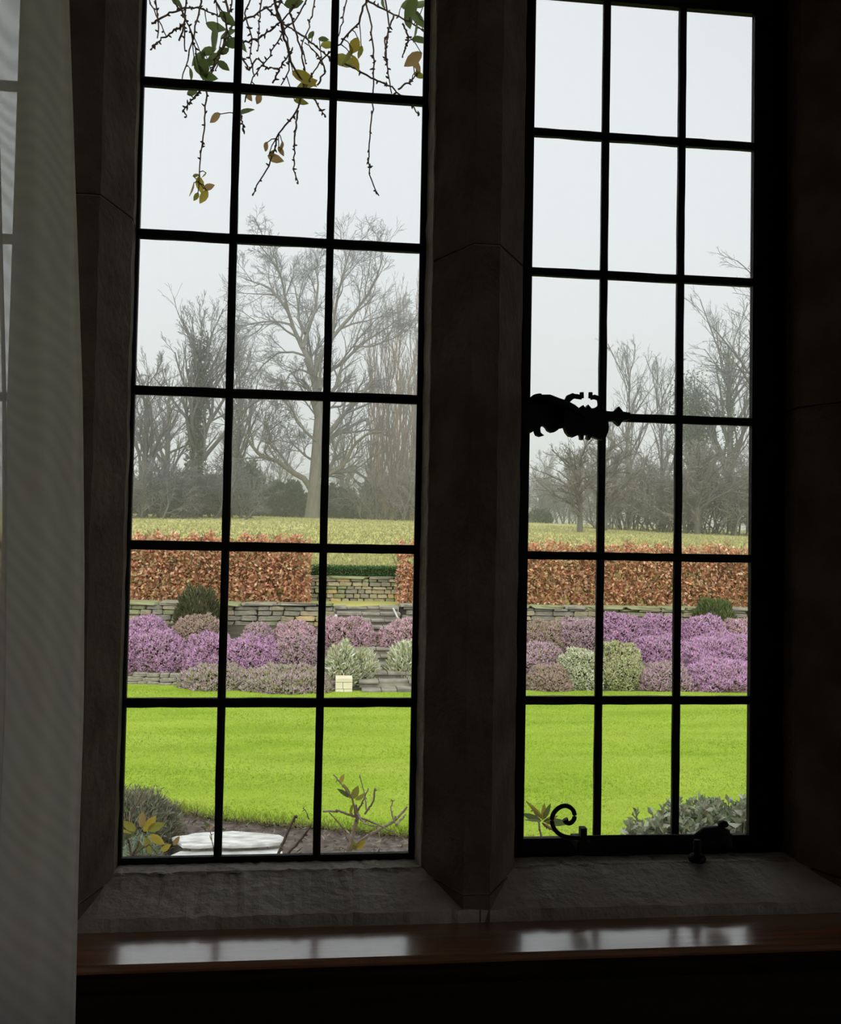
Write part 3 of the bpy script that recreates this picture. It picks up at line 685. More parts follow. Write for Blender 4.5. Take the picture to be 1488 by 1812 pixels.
# pale evergreen shrubs flanking the steps
def leafy(label, name, cat_, x0, x1, ytop, Y, pal, dens, L, W, zb=None, up=.6, mat_=None, group=None, ry=None, shell=.8, flat=1.0):
    xm = (x0 + x1) / 2; A, B, T = aty(x0, ytop, Y), aty(x1, ytop, Y), aty(xm, ytop, Y)
    rx = (B[0] - A[0]) / 2; cx = T[0]
    if zb is None: zb = float(ground(cx, Y)) - .05
    rz = T[2] - zb; ry = ry or rx
    root = empty(name, (cx, Y, zb)); tag(root, label, cat_, group)
    lat, lon = np.meshgrid(np.linspace(0, math.pi / 2, 7), np.linspace(0, 2 * math.pi, 15), indexing='ij')
    cl = np.cos(lat) ** flat
    V = np.stack([cx + .8 * rx * cl * np.cos(lon), Y + .8 * ry * cl * np.sin(lon), zb + .84 * rz * np.sin(lat)], -1)
    obj('woody_core', mesh_np('woody_core', V.reshape(-1, 3), grid_faces(np.arange(105).reshape(7, 15)), smooth=True), root, M_core)
    n = int(dens); d = nrm(rng.normal(size=(n, 3))); d[:, 2] = np.abs(d[:, 2])
    ph = rng.rand(4) * 6.28
    lump = 1 + .08 * np.sin(d[:, 0] * 8 + ph[0]) * np.sin(d[:, 2] * 9 + ph[1]) + .05 * np.sin(d[:, 0] * 19 + ph[2]) * np.sin(d[:, 2] * 17 + ph[3])
    dd = d.copy(); hl = np.sqrt(np.maximum(1 - d[:, 2] ** 2, 1e-6)); dd[:, :2] *= (hl ** (flat - 1))[:, None]
    P = np.array([[cx, Y, zb]]) + dd * np.array([[rx, ry, rz]]) * lump[:, None] * (shell + (1 - shell) * rng.rand(n, 1))
    V, F, cc = leaf_cards(P, nrm(d + rng.normal(0, .5, (n, 3)) + np.array([[0, 0, up]])), L * (.7 + .6 * rng.rand(n)), W * (.7 + .6 * rng.rand(n)), pick(pal, n, .18))
    kind_stuff(obj('foliage', mesh_np('foliage', V, F, np.clip(cc, 0, .9)), root, mat_ or M_leaf_attr)); return root
PALE = [(.68, .69, .47), (.76, .75, .58), (.56, .59, .36), (.38, .42, .22), (.82, .82, .70)]
leafy('pale silvery-green shrub beside the cream block pier', 'silvery_shrub', 'shrub', 572, 640, 1140, 10.25, PALE, 3800, .07, .02, zb=.02)
leafy('pale silvery-green shrub tumbling over the left edge of the steps', 'silvery_shrub', 'shrub', 615, 672, 1152, 10.35, PALE, 3000, .07, .02, zb=.02)
leafy('pale silvery-green shrub on the right side of the steps', 'silvery_shrub', 'shrub', 683, 752, 1138, 10.45, PALE, 3800, .07, .02, zb=.02)
DARK = [(.08, .10, .035), (.13, .15, .06), (.17, .17, .09), (.10, .09, .05)]
leafy('dark rounded shrub before the copper hedge on the left', 'dark_shrub', 'shrub', 312, 394, 1040, 12.05, DARK, 4200, .07, .016, zb=.5, up=1.4, flat=.7)
leafy('dark green dome shrub before the copper hedge on the right', 'dark_shrub', 'shrub', 1226, 1300, 1062, 12.0, [(.09, .13, .035), (.14, .19, .06), (.19, .22, .09)], 3800, .07, .016, zb=.5, up=1.4, flat=.7)

# ---- hedges
def hedge(name, label, x0, x1, y0, y1, z0, ztop, n, pal, L, W, mat_, ragged=.05, stems=True, dens_low=0.0, core=None):
    root = empty(name, ((x0 + x1) / 2, (y0 + y1) / 2, z0)); tag(root, label, 'hedge')
    if core:
        MB().box((x0 + .04, y0 + .05, z0), (x1 - .04, y1 - .05, ztop - .05)).build('inner_twigs', core, root)
    px_ = x0 + (x1 - x0) * rng.rand(n)
    if core:
        f = rng.rand(n); py_ = np.where(f < .6, y0 + .05 * rng.rand(n), y0 + (y1 - y0) * rng.rand(n)); pz_ = np.where(f < .6, z0 + (ztop - z0) * rng.rand(n), ztop - .05 * rng.rand(n))
    else:
        py_ = y0 + (y1 - y0) * rng.rand(n); pz_ = z0 + (ztop - z0 + ragged * np.sin(px_ * 9) * .5 + ragged * np.sin(px_ * 23)) * rng.rand(n) ** (1 - dens_low)
        hole = np.sin(px_ * 7.3 + 1) * np.sin(pz_ * 9 + px_ * 2.3) + .5 * np.sin(px_ * 15 + pz_ * 12)
        keep = hole < .85 + .5 * rng.rand(n); px_, py_, pz_ = px_[keep], py_[keep], pz_[keep]
    m = len(px_); V, F, cc = leaf_cards(np.stack([px_, py_, pz_], -1), rand_dirs(m), L * (.7 + .6 * rng.rand(m)), W * (.7 + .6 * rng.rand(m)), pick(pal, m, .18))
    kind_stuff(obj('leaves', mesh_np('leaves', V, F, np.clip(cc, 0, .9)), root, mat_))
    if stems:
        k = int((x1 - x0) * 5.5); sx = x0 + (np.arange(k) + rng.rand(k) * .7) * (x1 - x0) / k; q = np.linspace(0, 1, 7)
        P = np.stack([sx[:, None] + np.cumsum(rng.normal(0, .02, (k, 7)), 1), (y0 + y1) / 2 + np.cumsum(rng.normal(0, .03, (k, 7)), 1), z0 - .03 + (ztop - z0 - .05) * np.repeat(q[None], k, 0)], -1)
        R = np.repeat((.013 * (1 - .75 * q))[None], k, 0)
        a = tubes(P, R, 5)
        b = grow(P, R, 14, .42, .9, (.1, 1), 4, .12, .25, rmin=.003); c = tubes(b[0], b[1], 3)
        d = grow(b[0], b[1], 3, .6, .8, (.3, 1), 3, .15, .1, rmin=.002); e = tubes(d[0], d[1], 3)
        kind_stuff(obj('stems', mesh_np('stems', *cat([a, c, e])), root, M_twigbrown))

def grow(P, R, nc, ratio, ang, tr, npts, wig, up, rmin=.008, rr=.62, lenvar=.35, taper=.3):
    """children of each centre line: nc per parent"""
    M, n, _ = P.shape; L = np.linalg.norm(np.diff(P, axis=1), axis=2).sum(1)
    K = M * nc; pi = np.repeat(np.arange(M), nc)
    t = tr[0] + (tr[1] - tr[0]) * ((np.tile(np.arange(nc), M) + rng.rand(K)) / nc)
    f = t * (n - 1); i0 = np.minimum(f.astype(int), n - 2); fr = (f - i0)[:, None]
    base = P[pi, i0] * (1 - fr) + P[pi, i0 + 1] * fr; tan = nrm(P[pi, i0 + 1] - P[pi, i0])
    r0 = (R[pi, i0] * (1 - fr[:, 0]) + R[pi, i0 + 1] * fr[:, 0]) * rr
    perp = nrm(np.cross(tan, rand_dirs(K))); a = ang * (1 + rng.normal(0, .25, K))[:, None]
    d = nrm(tan * np.cos(a) + perp * np.sin(a) + np.array([[0, 0, up]]))
    ln = L[pi] * ratio * (1 - .5 * t) * (1 + lenvar * (rng.rand(K) * 2 - 1))
    out = [base]; 
    for k in range(npts - 1):
        base = base + d * (ln / (npts - 1))[:, None]; out.append(base)
        d = nrm(d + rng.normal(0, wig, (K, 3)) + np.array([[0, 0, up * .25]]))
    Pn = np.stack(out, 1); q = np.linspace(1, taper, npts)[None]
    return Pn, np.maximum(r0[:, None] * q, rmin)

COPPER = [(.72, .38, .22), (.76, .42, .25), (.60, .28, .15), (.80, .54, .36), (.46, .22, .13), (.72, .50, .27), (.38, .30, .13)]
hy0, hy1 = 12.62, 13.05
hl1 = aty(549, 1000, 12.7)[0]; hr0 = aty(706, 1000, 12.7)[0]; hr1 = hr0 + .42
htop = aty(400, 950, 12.7)[2]
hedge('beech_hedge', 'copper-leaved beech hedge left of the steps', -7.8, hl1, hy0, hy1, .9, htop, 41000, COPPER, .068, .038, M_leaf_attr)
hedge('beech_hedge', 'copper-leaved beech hedge right of the steps', hr0, 12.2, hy0, hy1, .9, htop - .02, 48000, COPPER, .068, .038, M_leaf_attr)
gt = aty(640, 1002, 13.5)[2]
hedge('box_hedge', 'clipped dark green hedge on the ochre stone wall', -1.6, 2.4, 13.5, 13.95, 1.27, gt, 16000, [(.05, .11, .03), (.08, .16, .045), (.11, .20, .07)], .03, .016, M_leaf_attr, stems=False, core=M_core)

# ------------------------------------------------------------------ bare winter trees
def resample(pts, n):
    p = np.asarray(pts, float); d = np.r_[0, np.cumsum(np.linalg.norm(np.diff(p, axis=0), axis=1))]
    q = np.linspace(0, d[-1], n); return np.stack([np.interp(q, d, p[:, i]) for i in range(3)], -1)

def ivy_on(P, R, n, spread, pal, L=.16):
    """ivy leaves clothing the centre lines P"""
    M, k, _ = P.shape; i = rng.randint(M, size=n); f = rng.rand(n) * (k - 1); a = np.minimum(f.astype(int), k - 2); fr = (f - a)[:, None]
    c = P[i, a] * (1 - fr) + P[i, a + 1] * fr; d = rand_dirs(n)
    return leaf_cards(c + d * (spread * (.25 + .75 * rng.rand(n, 1))), nrm(d + [[0, 0, -.4]]), L, L * .8, pick(pal, n, .2))

IVY = [(.06, .09, .03), (.10, .13, .05), (.14, .15, .07)]
def tree_object(label, stems, radii, levels, m_trunk, m_twig, sides=8, ivy=None, name='bare_tree', group='bare trees beyond the meadow', keep0=1):
    """stems (M,n,3): trunk and limbs; levels: branching orders, the last ones drawn as twigs"""
    root = empty(name, tuple(stems[0][0])); tag(root, label, 'tree', group)
    parts = [tubes(stems, radii, sides)]; tw = []; P, R = stems, radii
    for k, lv in enumerate(levels):
        P, R = grow(P, R, *lv[:7], rmin=lv[7]); sd = 5 if k == 0 else (4 if k == 1 else 3)
        (parts if k < keep0 else tw).append(tubes(P, R, sd))
    obj('trunk', mesh_np('trunk', *cat(parts), smooth=True), root, m_trunk)
    kind_stuff(obj('twigs', mesh_np('twigs', *cat(tw)), root, m_twig))
    if ivy:
        V, F, cc = ivy_on(stems[:ivy[2]], radii, ivy[0], ivy[1], ivy[3] if len(ivy) > 3 else IVY)
        kind_stuff(obj('ivy', mesh_np('ivy', V, F, cc), root, M_ivy))
    return root

def copy_tree(src, loc, rz, sc, label):
    r = src.copy(); COL.objects.link(r); r.location = loc; r.rotation_euler = (0, 0, rz); r.scale = (sc[0], sc[0], sc[1]); r['label'] = label
    for ch in src.children:
        c = ch.copy(); COL.objects.link(c); c.parent = r; c.matrix_parent_inverse = ch.matrix_parent_inverse.copy()
    return r

# the great spreading tree: trunk and limbs follow the photograph, fine branches grow from them
HY = 58.0
def limb(pts, dep, n=14):
    P = np.array([aty(x, y, HY) for x, y in pts]); P = resample(P, n); P[:, 1] += np.linspace(0, dep, n) + np.cumsum(rng.normal(0, .12, n)); return P
limbs = [([(552, 925), (556, 870), (561, 800), (565, 740), (563, 700), (554, 657), (542, 630)], 0, (.55, .30)),
         ([(553, 655), (546, 636), (535, 616), (520, 585), (512, 559), (497, 538), (482, 521), (460, 511), (436, 504)], -2, (.26, .05)),
         ([(536, 618), (544, 585), (550, 565), (557, 548), (560, 520), (563, 490), (556, 458)], 2, (.22, .05)),
         ([(522, 588), (512, 570), (490, 560), (460, 556), (425, 558), (398, 552)], 3, (.13, .04)),
         ([(557, 664), (561, 650), (570, 628), (588, 600), (606, 580), (625, 560), (650, 528), (668, 492), (676, 462)], -1, (.24, .05)),
         ([(566, 690), (575, 662), (591, 646), (608, 634), (625, 614), (644, 593), (680, 568), (706, 545)], 4, (.20, .05)),
         ([(588, 600), (592, 560), (600, 520), (612, 480), (622, 450)], -3, (.16, .04)),
         ([(512, 559), (505, 530), (500, 500), (480, 470), (458, 452)], -3, (.14, .04)),
         ([(540, 590), (528, 560), (525, 520), (518, 480), (508, 452)], 4, (.15, .04)),
         ([(551, 868), (540, 848), (520, 838), (493, 819), (463, 811), (446, 788), (437, 770), (424, 764)], -3, (.30, .08)),
         ([(480, 815), (468, 800), (480, 777), (476, 765), (500, 750)], -2, (.12, .04)),
         ([(560, 862), (576, 841), (606, 826), (618, 805), (625, 789), (648, 772), (672, 770)], -2, (.28, .07)),
         ([(580, 838), (605, 833), (630, 832), (652, 846), (668, 872)], 2, (.20, .05)),
         ([(563, 785), (545, 770), (526, 752), (520, 735), (504, 720)], -3, (.14, .04)),
         ([(562, 820), (540, 805), (515, 780), (490, 772)], 3, (.13, .04)),
         ([(566, 740), (585, 720), (604, 716), (626, 690), (660, 676)], 2, (.14, .04)),
         ([(553, 662), (530, 655), (512, 665), (500, 690), (480, 700)], -2, (.12, .03)),
         ([(545, 632), (520, 622), (490, 620), (460, 640), (440, 665)], 2, (.12, .03)),
         ([(560, 700), (530, 690), (505, 695)], -4, (.10, .03)),
         ([(625, 614), (655, 618), (690, 612), (715, 600)], -3, (.10, .03))]
P = np.stack([limb(a, d) for a, d, r in limbs]); R = np.stack([np.linspace(r[0], r[1], 14) * (.85 if r[0] > .5 else .72) for a, d, r in limbs]); R[0, :2] *= [1.25, 1.1]
tree_object('great spreading bare tree with a pale trunk and low crooked limbs', P, R,
            [(8, .52, .65, (.2, 1), 8, .12, .14, .02), (6, .66, .65, (.2, 1), 6, .12, .08, .013), (5, .66, .65, (.15, 1), 4, .13, .06, .010), (3, .65, .6, (.2, 1), 3, .13, .02, .009)],
            M_barkgrey, M_twig, sides=9)

def upright(x, y, h, lean=(0, 0), n=10, wob=.02):
    q = np.linspace(0, 1, n); w_ = np.cumsum(rng.normal(0, wob * h / n * 2, (n, 2)), 0)
    return np.stack([x + lean[0] * q + w_[:, 0], y + lean[1] * q + w_[:, 1], ground(np.array(x), np.array(y)) - .15 + h * q], -1)
def place(px, Y, ytop, base=None):
    a = aty(px, ytop, Y); return a[0], Y, a[2] - float(ground(np.array(a[0]), np.array(Y)))
def round_tree(label, px, Y, ytop, r0, ivy=None, m1=None, m2=None, fork=.25, n1=12, spread=.65, crown=.5, nl=3, wob=.02, up=.25, name='bare_tree', n2=6, n3=5):
    x, y, h = place(px, Y, ytop); q = np.linspace(1, .12, 10)
    P = upright(x, y, h * .93, wob=wob)[None]; R = (r0 * q)[None]
    c, rc = grow(P, R, n1, crown, spread, (fork, .96), 10, .09, up, rmin=.03)
    Pn = np.concatenate([P, c]); Rn = np.concatenate([R, rc])
    return tree_object(label, Pn, Rn, [(n2, .5, .6, (.15, 1), 6, .12, up * .8, .014), (n3, .6, .55, (.15, 1), 4, .13, up * .5, .010), (3, .65, .5, (.2, 1), 3, .13, .05, .009)][:nl],
                       m1 or M_barkdark, m2 or M_twig, ivy=ivy, name=name)

# left group
tA = round_tree('ivy-clad tree with a rounded twiggy crown left of the great tree', 348, 50, 572, .32, ivy=(3600, .6, 1), fork=.3, n1=15, crown=.55, spread=.7, up=.35)
tB = round_tree('smaller bare tree at the far left edge of the view', 262, 47, 640, .22, fork=.15, n1=16, crown=.55, spread=.75)
tC = round_tree('slim bare tree just left of the glazing bar behind the ivy-clad one', 425, 62, 612, .2, ivy=(900, .4, 1), fork=.2, n1=14, spread=.5, up=.4)
copy_tree(tB, (*place(215, 52, 660)[:2], 2.9), 1.9, (1, 1), 'bare tree at the left, mostly behind the window frame')
copy_tree(tB, (*place(300, 66, 640)[:2], 3.2), 4.0, (1.25, 1.25), 'misty bare tree between the two left-hand trees')
copy_tree(tA, (*place(420, 84, 700)[:2], 3.4), 2.2, (.8, .75), 'dark ivy-covered tree left of the low crooked limb')
copy_tree(tB, (*place(500, 95, 690)[:2], 3.5), 0.9, (1.1, 1.1), 'faint bare tree far behind the low crooked limb')
copy_tree(tB, (*place(610, 90, 690)[:2], 3.5), 5.1, (1.2, 1.2), 'faint bare tree far behind the great trunk')
# fastigiate poplars at the right of the left light
for px, Y, yt, r, lab in ((700, 66, 500, .2, 'tall upright poplar nearest the mullion in the left light'), (668, 70, 560, .17, 'tall upright poplar with tawny stems beside the great tree'), (728, 72, 470, .2, 'tallest tawny poplar half hidden by the window frame')):
    x, y, h = place(px, Y, yt); st = []
    for k in range(7): st.append(upright(x + rng.normal(0, .5), y + rng.normal(0, .5), h * rng.uniform(.7, 1), (rng.normal(0, 1.1), rng.normal(0, .9)), 12, .07))
    P = np.stack(st); R = np.repeat(np.linspace(r * .55, .02, 12)[None], 7, 0)
    tree_object(lab, P, R, [(22, .22, .35, (.08, 1), 5, .08, .5, .018), (5, .5, .4, (.2, 1), 3, .1, .4, .013)], M_barkpink, M_twigolive, sides=6, name='bare_poplar')
# right light
tD = round_tree('round-headed small tree with a forked trunk standing on the meadow', 1028, 40, 792, .16, fork=.22, n1=26, crown=.62, spread=.95, up=.05, m2=M_twigolive)
tE = round_tree('big bare tree at the right edge of the right light', 1300, 56, 588, .34, fork=.28, n1=18, crown=.55, spread=.7, ivy=(1500, .5, 1, [(.14, .18, .07), (.18, .22, .10)]))
tF = round_tree('thin open-crowned tree above the thicket in the right light', 1120, 60, 622, .18, fork=.2, n1=12, spread=.5, up=.35, nl=3, n2=5, n3=4)
tG = round_tree('ivy-green tree below the big right-hand crown', 1226, 58, 690, .22, ivy=(5200, 1.15, 12, [(.13, .17, .07), (.17, .21, .09), (.10, .13, .05)]), fork=.45, n1=12, spread=.5, n2=5, n3=4)
round_tree('tall bare tree mostly behind the right casement frame', 1392, 46, 420, .3, fork=.3, n1=16, crown=.42, spread=.75)
copy_tree(tF, (*place(1172, 63, 640)[:2], 3.0), 2.1, (1, .95), 'thin tree leaning right above the thicket')
copy_tree(tF, (*place(1075, 80, 690)[:2], 3.2), 4.1, (.9, .85), 'faint thin tree behind the fastener tip')
copy_tree(tB, (*place(965, 98, 705)[:2], 3.4), 2.4, (1, 1), 'misty tree low on the skyline left of the fastener')
copy_tree(tD, (*place(1072, 43, 800)[:2], 2.55), 1.3, (.95, 1.1), 'small leaning tree right of the round-headed one')
copy_tree(tD, (*place(1235, 47, 760)[:2], 2.5), 3.0, (1.25, 1.2), 'spreading low tree in front of the right-hand thicket')
copy_tree(tB, (*place(820, 60, 600)[:2], 3.2), 3.3, (1.1, 1.1), 'bare tree hidden behind the stone mullion')

# brushy thickets
def thicket(label, x0, x1, Y, ytop, n, m, dens=(9, 6, 4), base=None, pal=None, group='thickets below the trees'):
    A, B = aty(x0, ytop, Y), aty(x1, ytop, Y); cx = (A[0] + B[0]) / 2
    sx = A[0] + (B[0] - A[0]) * rng.rand(n); sy = Y + rng.normal(0, 1.6, n); g = ground(sx, sy); edge = 1 - .35 * np.abs(2 * (sx - cx) / (B[0] - A[0])) ** 2
    hh_ = (A[2] - g) * edge * rng.uniform(.5, .95, n)
    q = np.linspace(0, 1, 7); w_ = np.cumsum(rng.normal(0, .16, (n, 7, 2)), 1); ln = rng.normal(0, 1.0, (n, 2))
    P = np.stack([sx[:, None] + w_[:, :, 0] + ln[:, :1] * q, sy[:, None] + w_[:, :, 1] + ln[:, 1:] * q, g[:, None] - .1 + hh_[:, None] * q[None]], -1)
    R = np.repeat(np.linspace(.06, .02, 7)[None], n, 0)
    root = empty('thicket', (cx, Y, float(ground(np.array(cx), np.array(Y))))); tag(root, label, 'thicket', group)
    kind_stuff(obj('stems', mesh_np('stems', *tubes(P, R, 5)), root, M_barkdark))
    p1, r1 = grow(P, R, dens[0], .45, .8, (.1, 1), 5, .2, .15, rmin=.016); p2, r2 = grow(p1, r1, dens[1], .6, .8, (.1, 1), 4, .22, .05, rmin=.012); p3, r3 = grow(p2, r2, dens[2], .6, .7, (.2, 1), 2, .2, 0, rmin=.011)
    kind_stuff(obj('twigs', mesh_np('twigs', *cat([tubes(p1, r1, 3), tubes(p2, r2, 3), tubes(p3, r3, 3)])), root, m)); return root
thicket('dense grey thicket at the foot of the left-hand trees', 190, 330, 46, 800, 34, M_twig)
thicket('dense dark thicket between the ivy-clad tree and the evergreens', 310, 450, 49, 810, 34, M_twig)
thicket('tawny brush under the poplars', 640, 790, 60, 800, 34, M_twigolive)
thicket('grey-brown thicket behind the leaning tree in the right light', 1055, 1180, 52, 785, 38, M_twigolive)
thicket('grey-brown thicket filling the right edge of the right light', 1165, 1290, 50, 775, 38, M_twigolive)
thicket('thicket half hidden by the casement frame on the right', 1275, 1420, 48, 760, 46, M_twigolive)
thicket('far misty brush across the meadow in the right light', 900, 1070, 78, 815, 40, M_twig)
# evergreens along the meadow top
EV = [(.045, .065, .035), (.07, .095, .05), (.09, .11, .065)]
def evergreen(label, x0, x1, ytop, Y, n, flat=.6):
    return leafy(label, 'evergreen_bush', 'bush', x0, x1, ytop, Y, EV, n, .28, .16, up=.3, mat_=M_ivy, group='evergreens along the meadow top', ry=2.5, shell=.75, flat=flat)
for a in (('dark evergreen bush left of the great trunk', 462, 546, 852, 66, 4200), ('dark evergreen bush right of the great trunk', 558, 642, 862, 67, 4200), ('dark evergreen under the poplars', 636, 742, 838, 74, 4200),
          ('dark evergreen left of the low crooked limb', 400, 474, 815, 72, 4200), ('dark evergreen clump low among the left-hand trees', 230, 330, 850, 58, 4200), ('dark evergreen clump beside the ivy-clad tree', 325, 420, 842, 60, 4200), ('small dark bush on the meadow at the left of the right light', 938, 968, 905, 62, 1500)):
    evergreen(*a)

# ------------------------------------------------------------------ climber hanging over the window from outside
LM = {'g': mat_leaf('climber_leaf_green', (.10, .15, .05), (.20, .27, .09), .45), 'y': mat_leaf('climber_leaf_yellow', (.50, .38, .05), (.62, .50, .10), .55),
      'b': mat_leaf('climber_leaf_brown', (.40, .24, .10), (.50, .36, .16), .5), 'o': mat_leaf('climber_leaf_olive', (.28, .28, .05), (.42, .40, .09), .5),
      's': mat_leaf('sage_grey_leaf', (.30, .36, .22), (.50, .55, .40), .2)}
def leaf_mesh(k, slim=.5):
    q = np.array([0, .12, .35, .62, .85, 1.0]); wv = np.array([0, .30, .5, .46, .22, 0]) * slim * 2
    v = []; 
    for a, b in zip(q, wv): v += [(a, -b / 2, .10 * b + .02 * math.sin(a * 5)), (a, 0, -.05 * a), (a, b / 2, .10 * b + .02 * math.cos(a * 4))]
    f = [(i * 3 + j, i * 3 + j + 1, i * 3 + j + 4, i * 3 + j + 3) for i in range(5) for j in range(2)]
    me = bpy.data.meshes.new('leaf'); me.from_pydata(v, [], f); me.update(); me.polygons.foreach_set('use_smooth', [True] * len(f)); me.materials.append(LM[k]); return me
LEAF = {k: leaf_mesh(k) for k in LM}; SLIM = {k: leaf_mesh(k, .28) for k in LM}
def leaf(parent, base, d, size, k, meshes=None, roll=None):
    o = bpy.data.objects.new('leaf', (meshes or LEAF)[k]); COL.objects.link(o)
    d = Vector(d).normalized(); q = d.to_track_quat('X', 'Z'); o.rotation_mode = 'QUATERNION'
    from mathutils import Quaternion
    o.rotation_quaternion = q @ Quaternion((1, 0, 0), rng.uniform(-1.2, 1.2) if roll is None else roll)
    o.location = base; o.scale = (size, size, size); o.parent = parent; o.matrix_parent_inverse = world_of(parent).inverted()
    return o
vine = empty('climbing_plant', (-.1, .2, 2.95)); tag(vine, 'bare-stemmed climber with a few yellow and green leaves hanging over the left light', 'climber')
def CZ(pts, Y): return [aty(200 + a / 2.657, b / 2.657, Y) for a, b in pts]
main = [(x, .19 + .03 * math.sin(x * 9), 3.02 + .02 * math.sin(x * 13)) for x in np.linspace(-.5, .45, 14)]
MB().tube(main, .009, 8).build('main_stem', M_twigbrown, vine, True)
shoots = [[(345, 0), (335, 100), (338, 240)], [(415, 0), (390, 130), (350, 280), (325, 370)], [(280, 0), (330, 60), (360, 130), (390, 250)], [(170, 0), (210, 80), (250, 170)], [(340, 110), (280, 150), (220, 190), (175, 235)],
 [(180, 110), (250, 70), (330, 40), (420, 40), (500, 80)], [(530, 0), (560, 120), (500, 260), (440, 400), (435, 520), (425, 650), (405, 800), (405, 860)], [(440, 400), (380, 460), (330, 520), (345, 550)], [(700, 0), (690, 60), (680, 240)],
 [(610, 100), (700, 50), (790, 0)], [(760, 0), (800, 150), (840, 300), (900, 400), (860, 530), (780, 630), (740, 760), (690, 850), (655, 920)], [(870, 520), (855, 650), (850, 780), (870, 865)], [(820, 0), (850, 130), (890, 250), (900, 380)],
 [(910, 0), (870, 80), (800, 150), (740, 260), (660, 360), (620, 480)], [(950, 0), (920, 130), (890, 200), (905, 300)], [(1190, 0), (1150, 120), (1060, 210), (980, 280), (920, 380)], [(1190, 0), (1215, 140), (1225, 300), (1225, 480), (1205, 650), (1200, 780), (1215, 860), (1250, 920)],
 [(1280, 0), (1300, 120), (1280, 250), (1300, 380), (1310, 440)], [(1080, 290), (1220, 370), (1310, 410), (1380, 470), (1440, 540)], [(1190, 0), (1290, 50), (1400, 110), (1480, 160)], [(1360, 110), (1390, 180), (1360, 270)],
 [(600, 260), (640, 330), (680, 270), (720, 320), (780, 330)], [(1100, 0), (1080, 100), (1060, 170)], [(610, 200), (680, 185), (760, 130), (830, 60), (870, 0)], [(930, 440), (980, 520), (1000, 550)], [(590, 510), (605, 570), (615, 620)], [(750, 390), (800, 290), (840, 240)],
 [(860, 150), (920, 190), (1000, 260), (1080, 310)], [(480, 0), (530, 90), (545, 180), (470, 300), (450, 370)], [(560, 0), (540, 80), (520, 200), (480, 330)], [(640, 0), (620, 70), (660, 190), (640, 270), (665, 360)], [(790, 0), (770, 70), (820, 170), (830, 330), (790, 400)],
 [(1380, 0), (1420, 60), (1460, 100)], [(200, 0), (215, 110), (208, 180)], [(310, 190), (340, 90), (300, 0)], [(960, 400), (1000, 330), (960, 250), (900, 200)], [(720, 30), (800, 110), (860, 150)], [(1320, 70), (1280, 190), (1290, 300)], [(1340, 420), (1400, 380), (1440, 340)]]
STEMPTS = []
for k, s_ in enumerate(shoots):
    Y = .30 + .05 * math.sin(k * 2.4); P = CZ(s_, Y)
    if s_[0][1] == 0:
        p0 = np.array(P[0]); P = [np.array((p0[0] + rng.normal(0, .03), .2, 3.02)), p0 * .5 + np.array((p0[0], .25, 2.96)) * .5] + P
    P = resample(P, max(8, 5 * len(P))); P[1:-1] += rng.normal(0, .0009, P[1:-1].shape)
    STEMPTS.append(P); r0 = .0028 if k in (0, 1, 6, 10, 12, 15, 19) else .0018
    m = MB().tube(P, np.linspace(r0, .0011, len(P)), 6)
    for _ in range(int(len(P) * .75)):                            # buds and nodes
        i = rng.randint(2, len(P)); a = P[i]; d = rand_dirs(1)[0]; d[1] *= .4; m.tube([a, a + d * .003, a + d * rng.uniform(.004, .008)], [.0012, .0018, .0007], 5)
    m.build('stem', M_twigbrown, vine, True)
leaves = [(485, 125, 70, 'g'), (480, 190, 90, 'g'), (400, 275, 70, 'g'), (450, 240, 60, 'g'), (430, 320, 70, 'g'), (365, 350, 40, 'g'), (375, 430, 45, 'g'), (520, 310, 50, 'g'), (410, 335, 50, 'g'), (450, 360, 60, 'g'), (410, 870, 60, 'y'), (370, 890, 50, 'b'), (450, 878, 45, 'b'), (425, 925, 55, 'y'),
 (390, 925, 35, 'o'), (390, 825, 25, 'o'), (428, 822, 25, 'o'), (480, 555, 55, 'b'), (850, 15, 70, 'g'), (300, 10, 40, 'g'), (930, 165, 35, 'g'), (990, 185, 40, 'g'), (900, 370, 100, 'y'), (885, 410, 60, 'o'), (925, 390, 60, 'o'), (1135, 215, 75, 'y'), (1160, 245, 45, 'o'), (1090, 290, 95, 'o'), (1140, 298, 55, 'y'),
 (1100, 265, 70, 'o'), (1010, 210, 50, 'o'), (1410, 280, 75, 'b'), (1425, 310, 65, 'b'), (1440, 355, 45, 'o'), (1400, 40, 80, 'g'), (1430, 90, 85, 'g'), (1445, 190, 65, 'g'), (1440, 20, 60, 'g'), (1420, 150, 70, 'g'), (625, 525, 60, 'g'), (640, 455, 40, 'b'), (685, 465, 45, 'b'), (885, 480, 50, 'o'), (720, 690, 40, 'b'),
 (790, 690, 40, 'b'), (765, 745, 55, 'b'), (790, 712, 35, 'b'), (745, 720, 30, 'o'), (570, 200, 65, 'g'), (610, 210, 55, 'g'), (540, 90, 65, 'g'), (545, 160, 70, 'g'), (1270, 10, 50, 'g'), (470, 280, 65, 'g'), (435, 290, 60, 'g'), (515, 240, 50, 'g'), (1390, 100, 60, 'g'), (1385, 20, 60, 'g')]
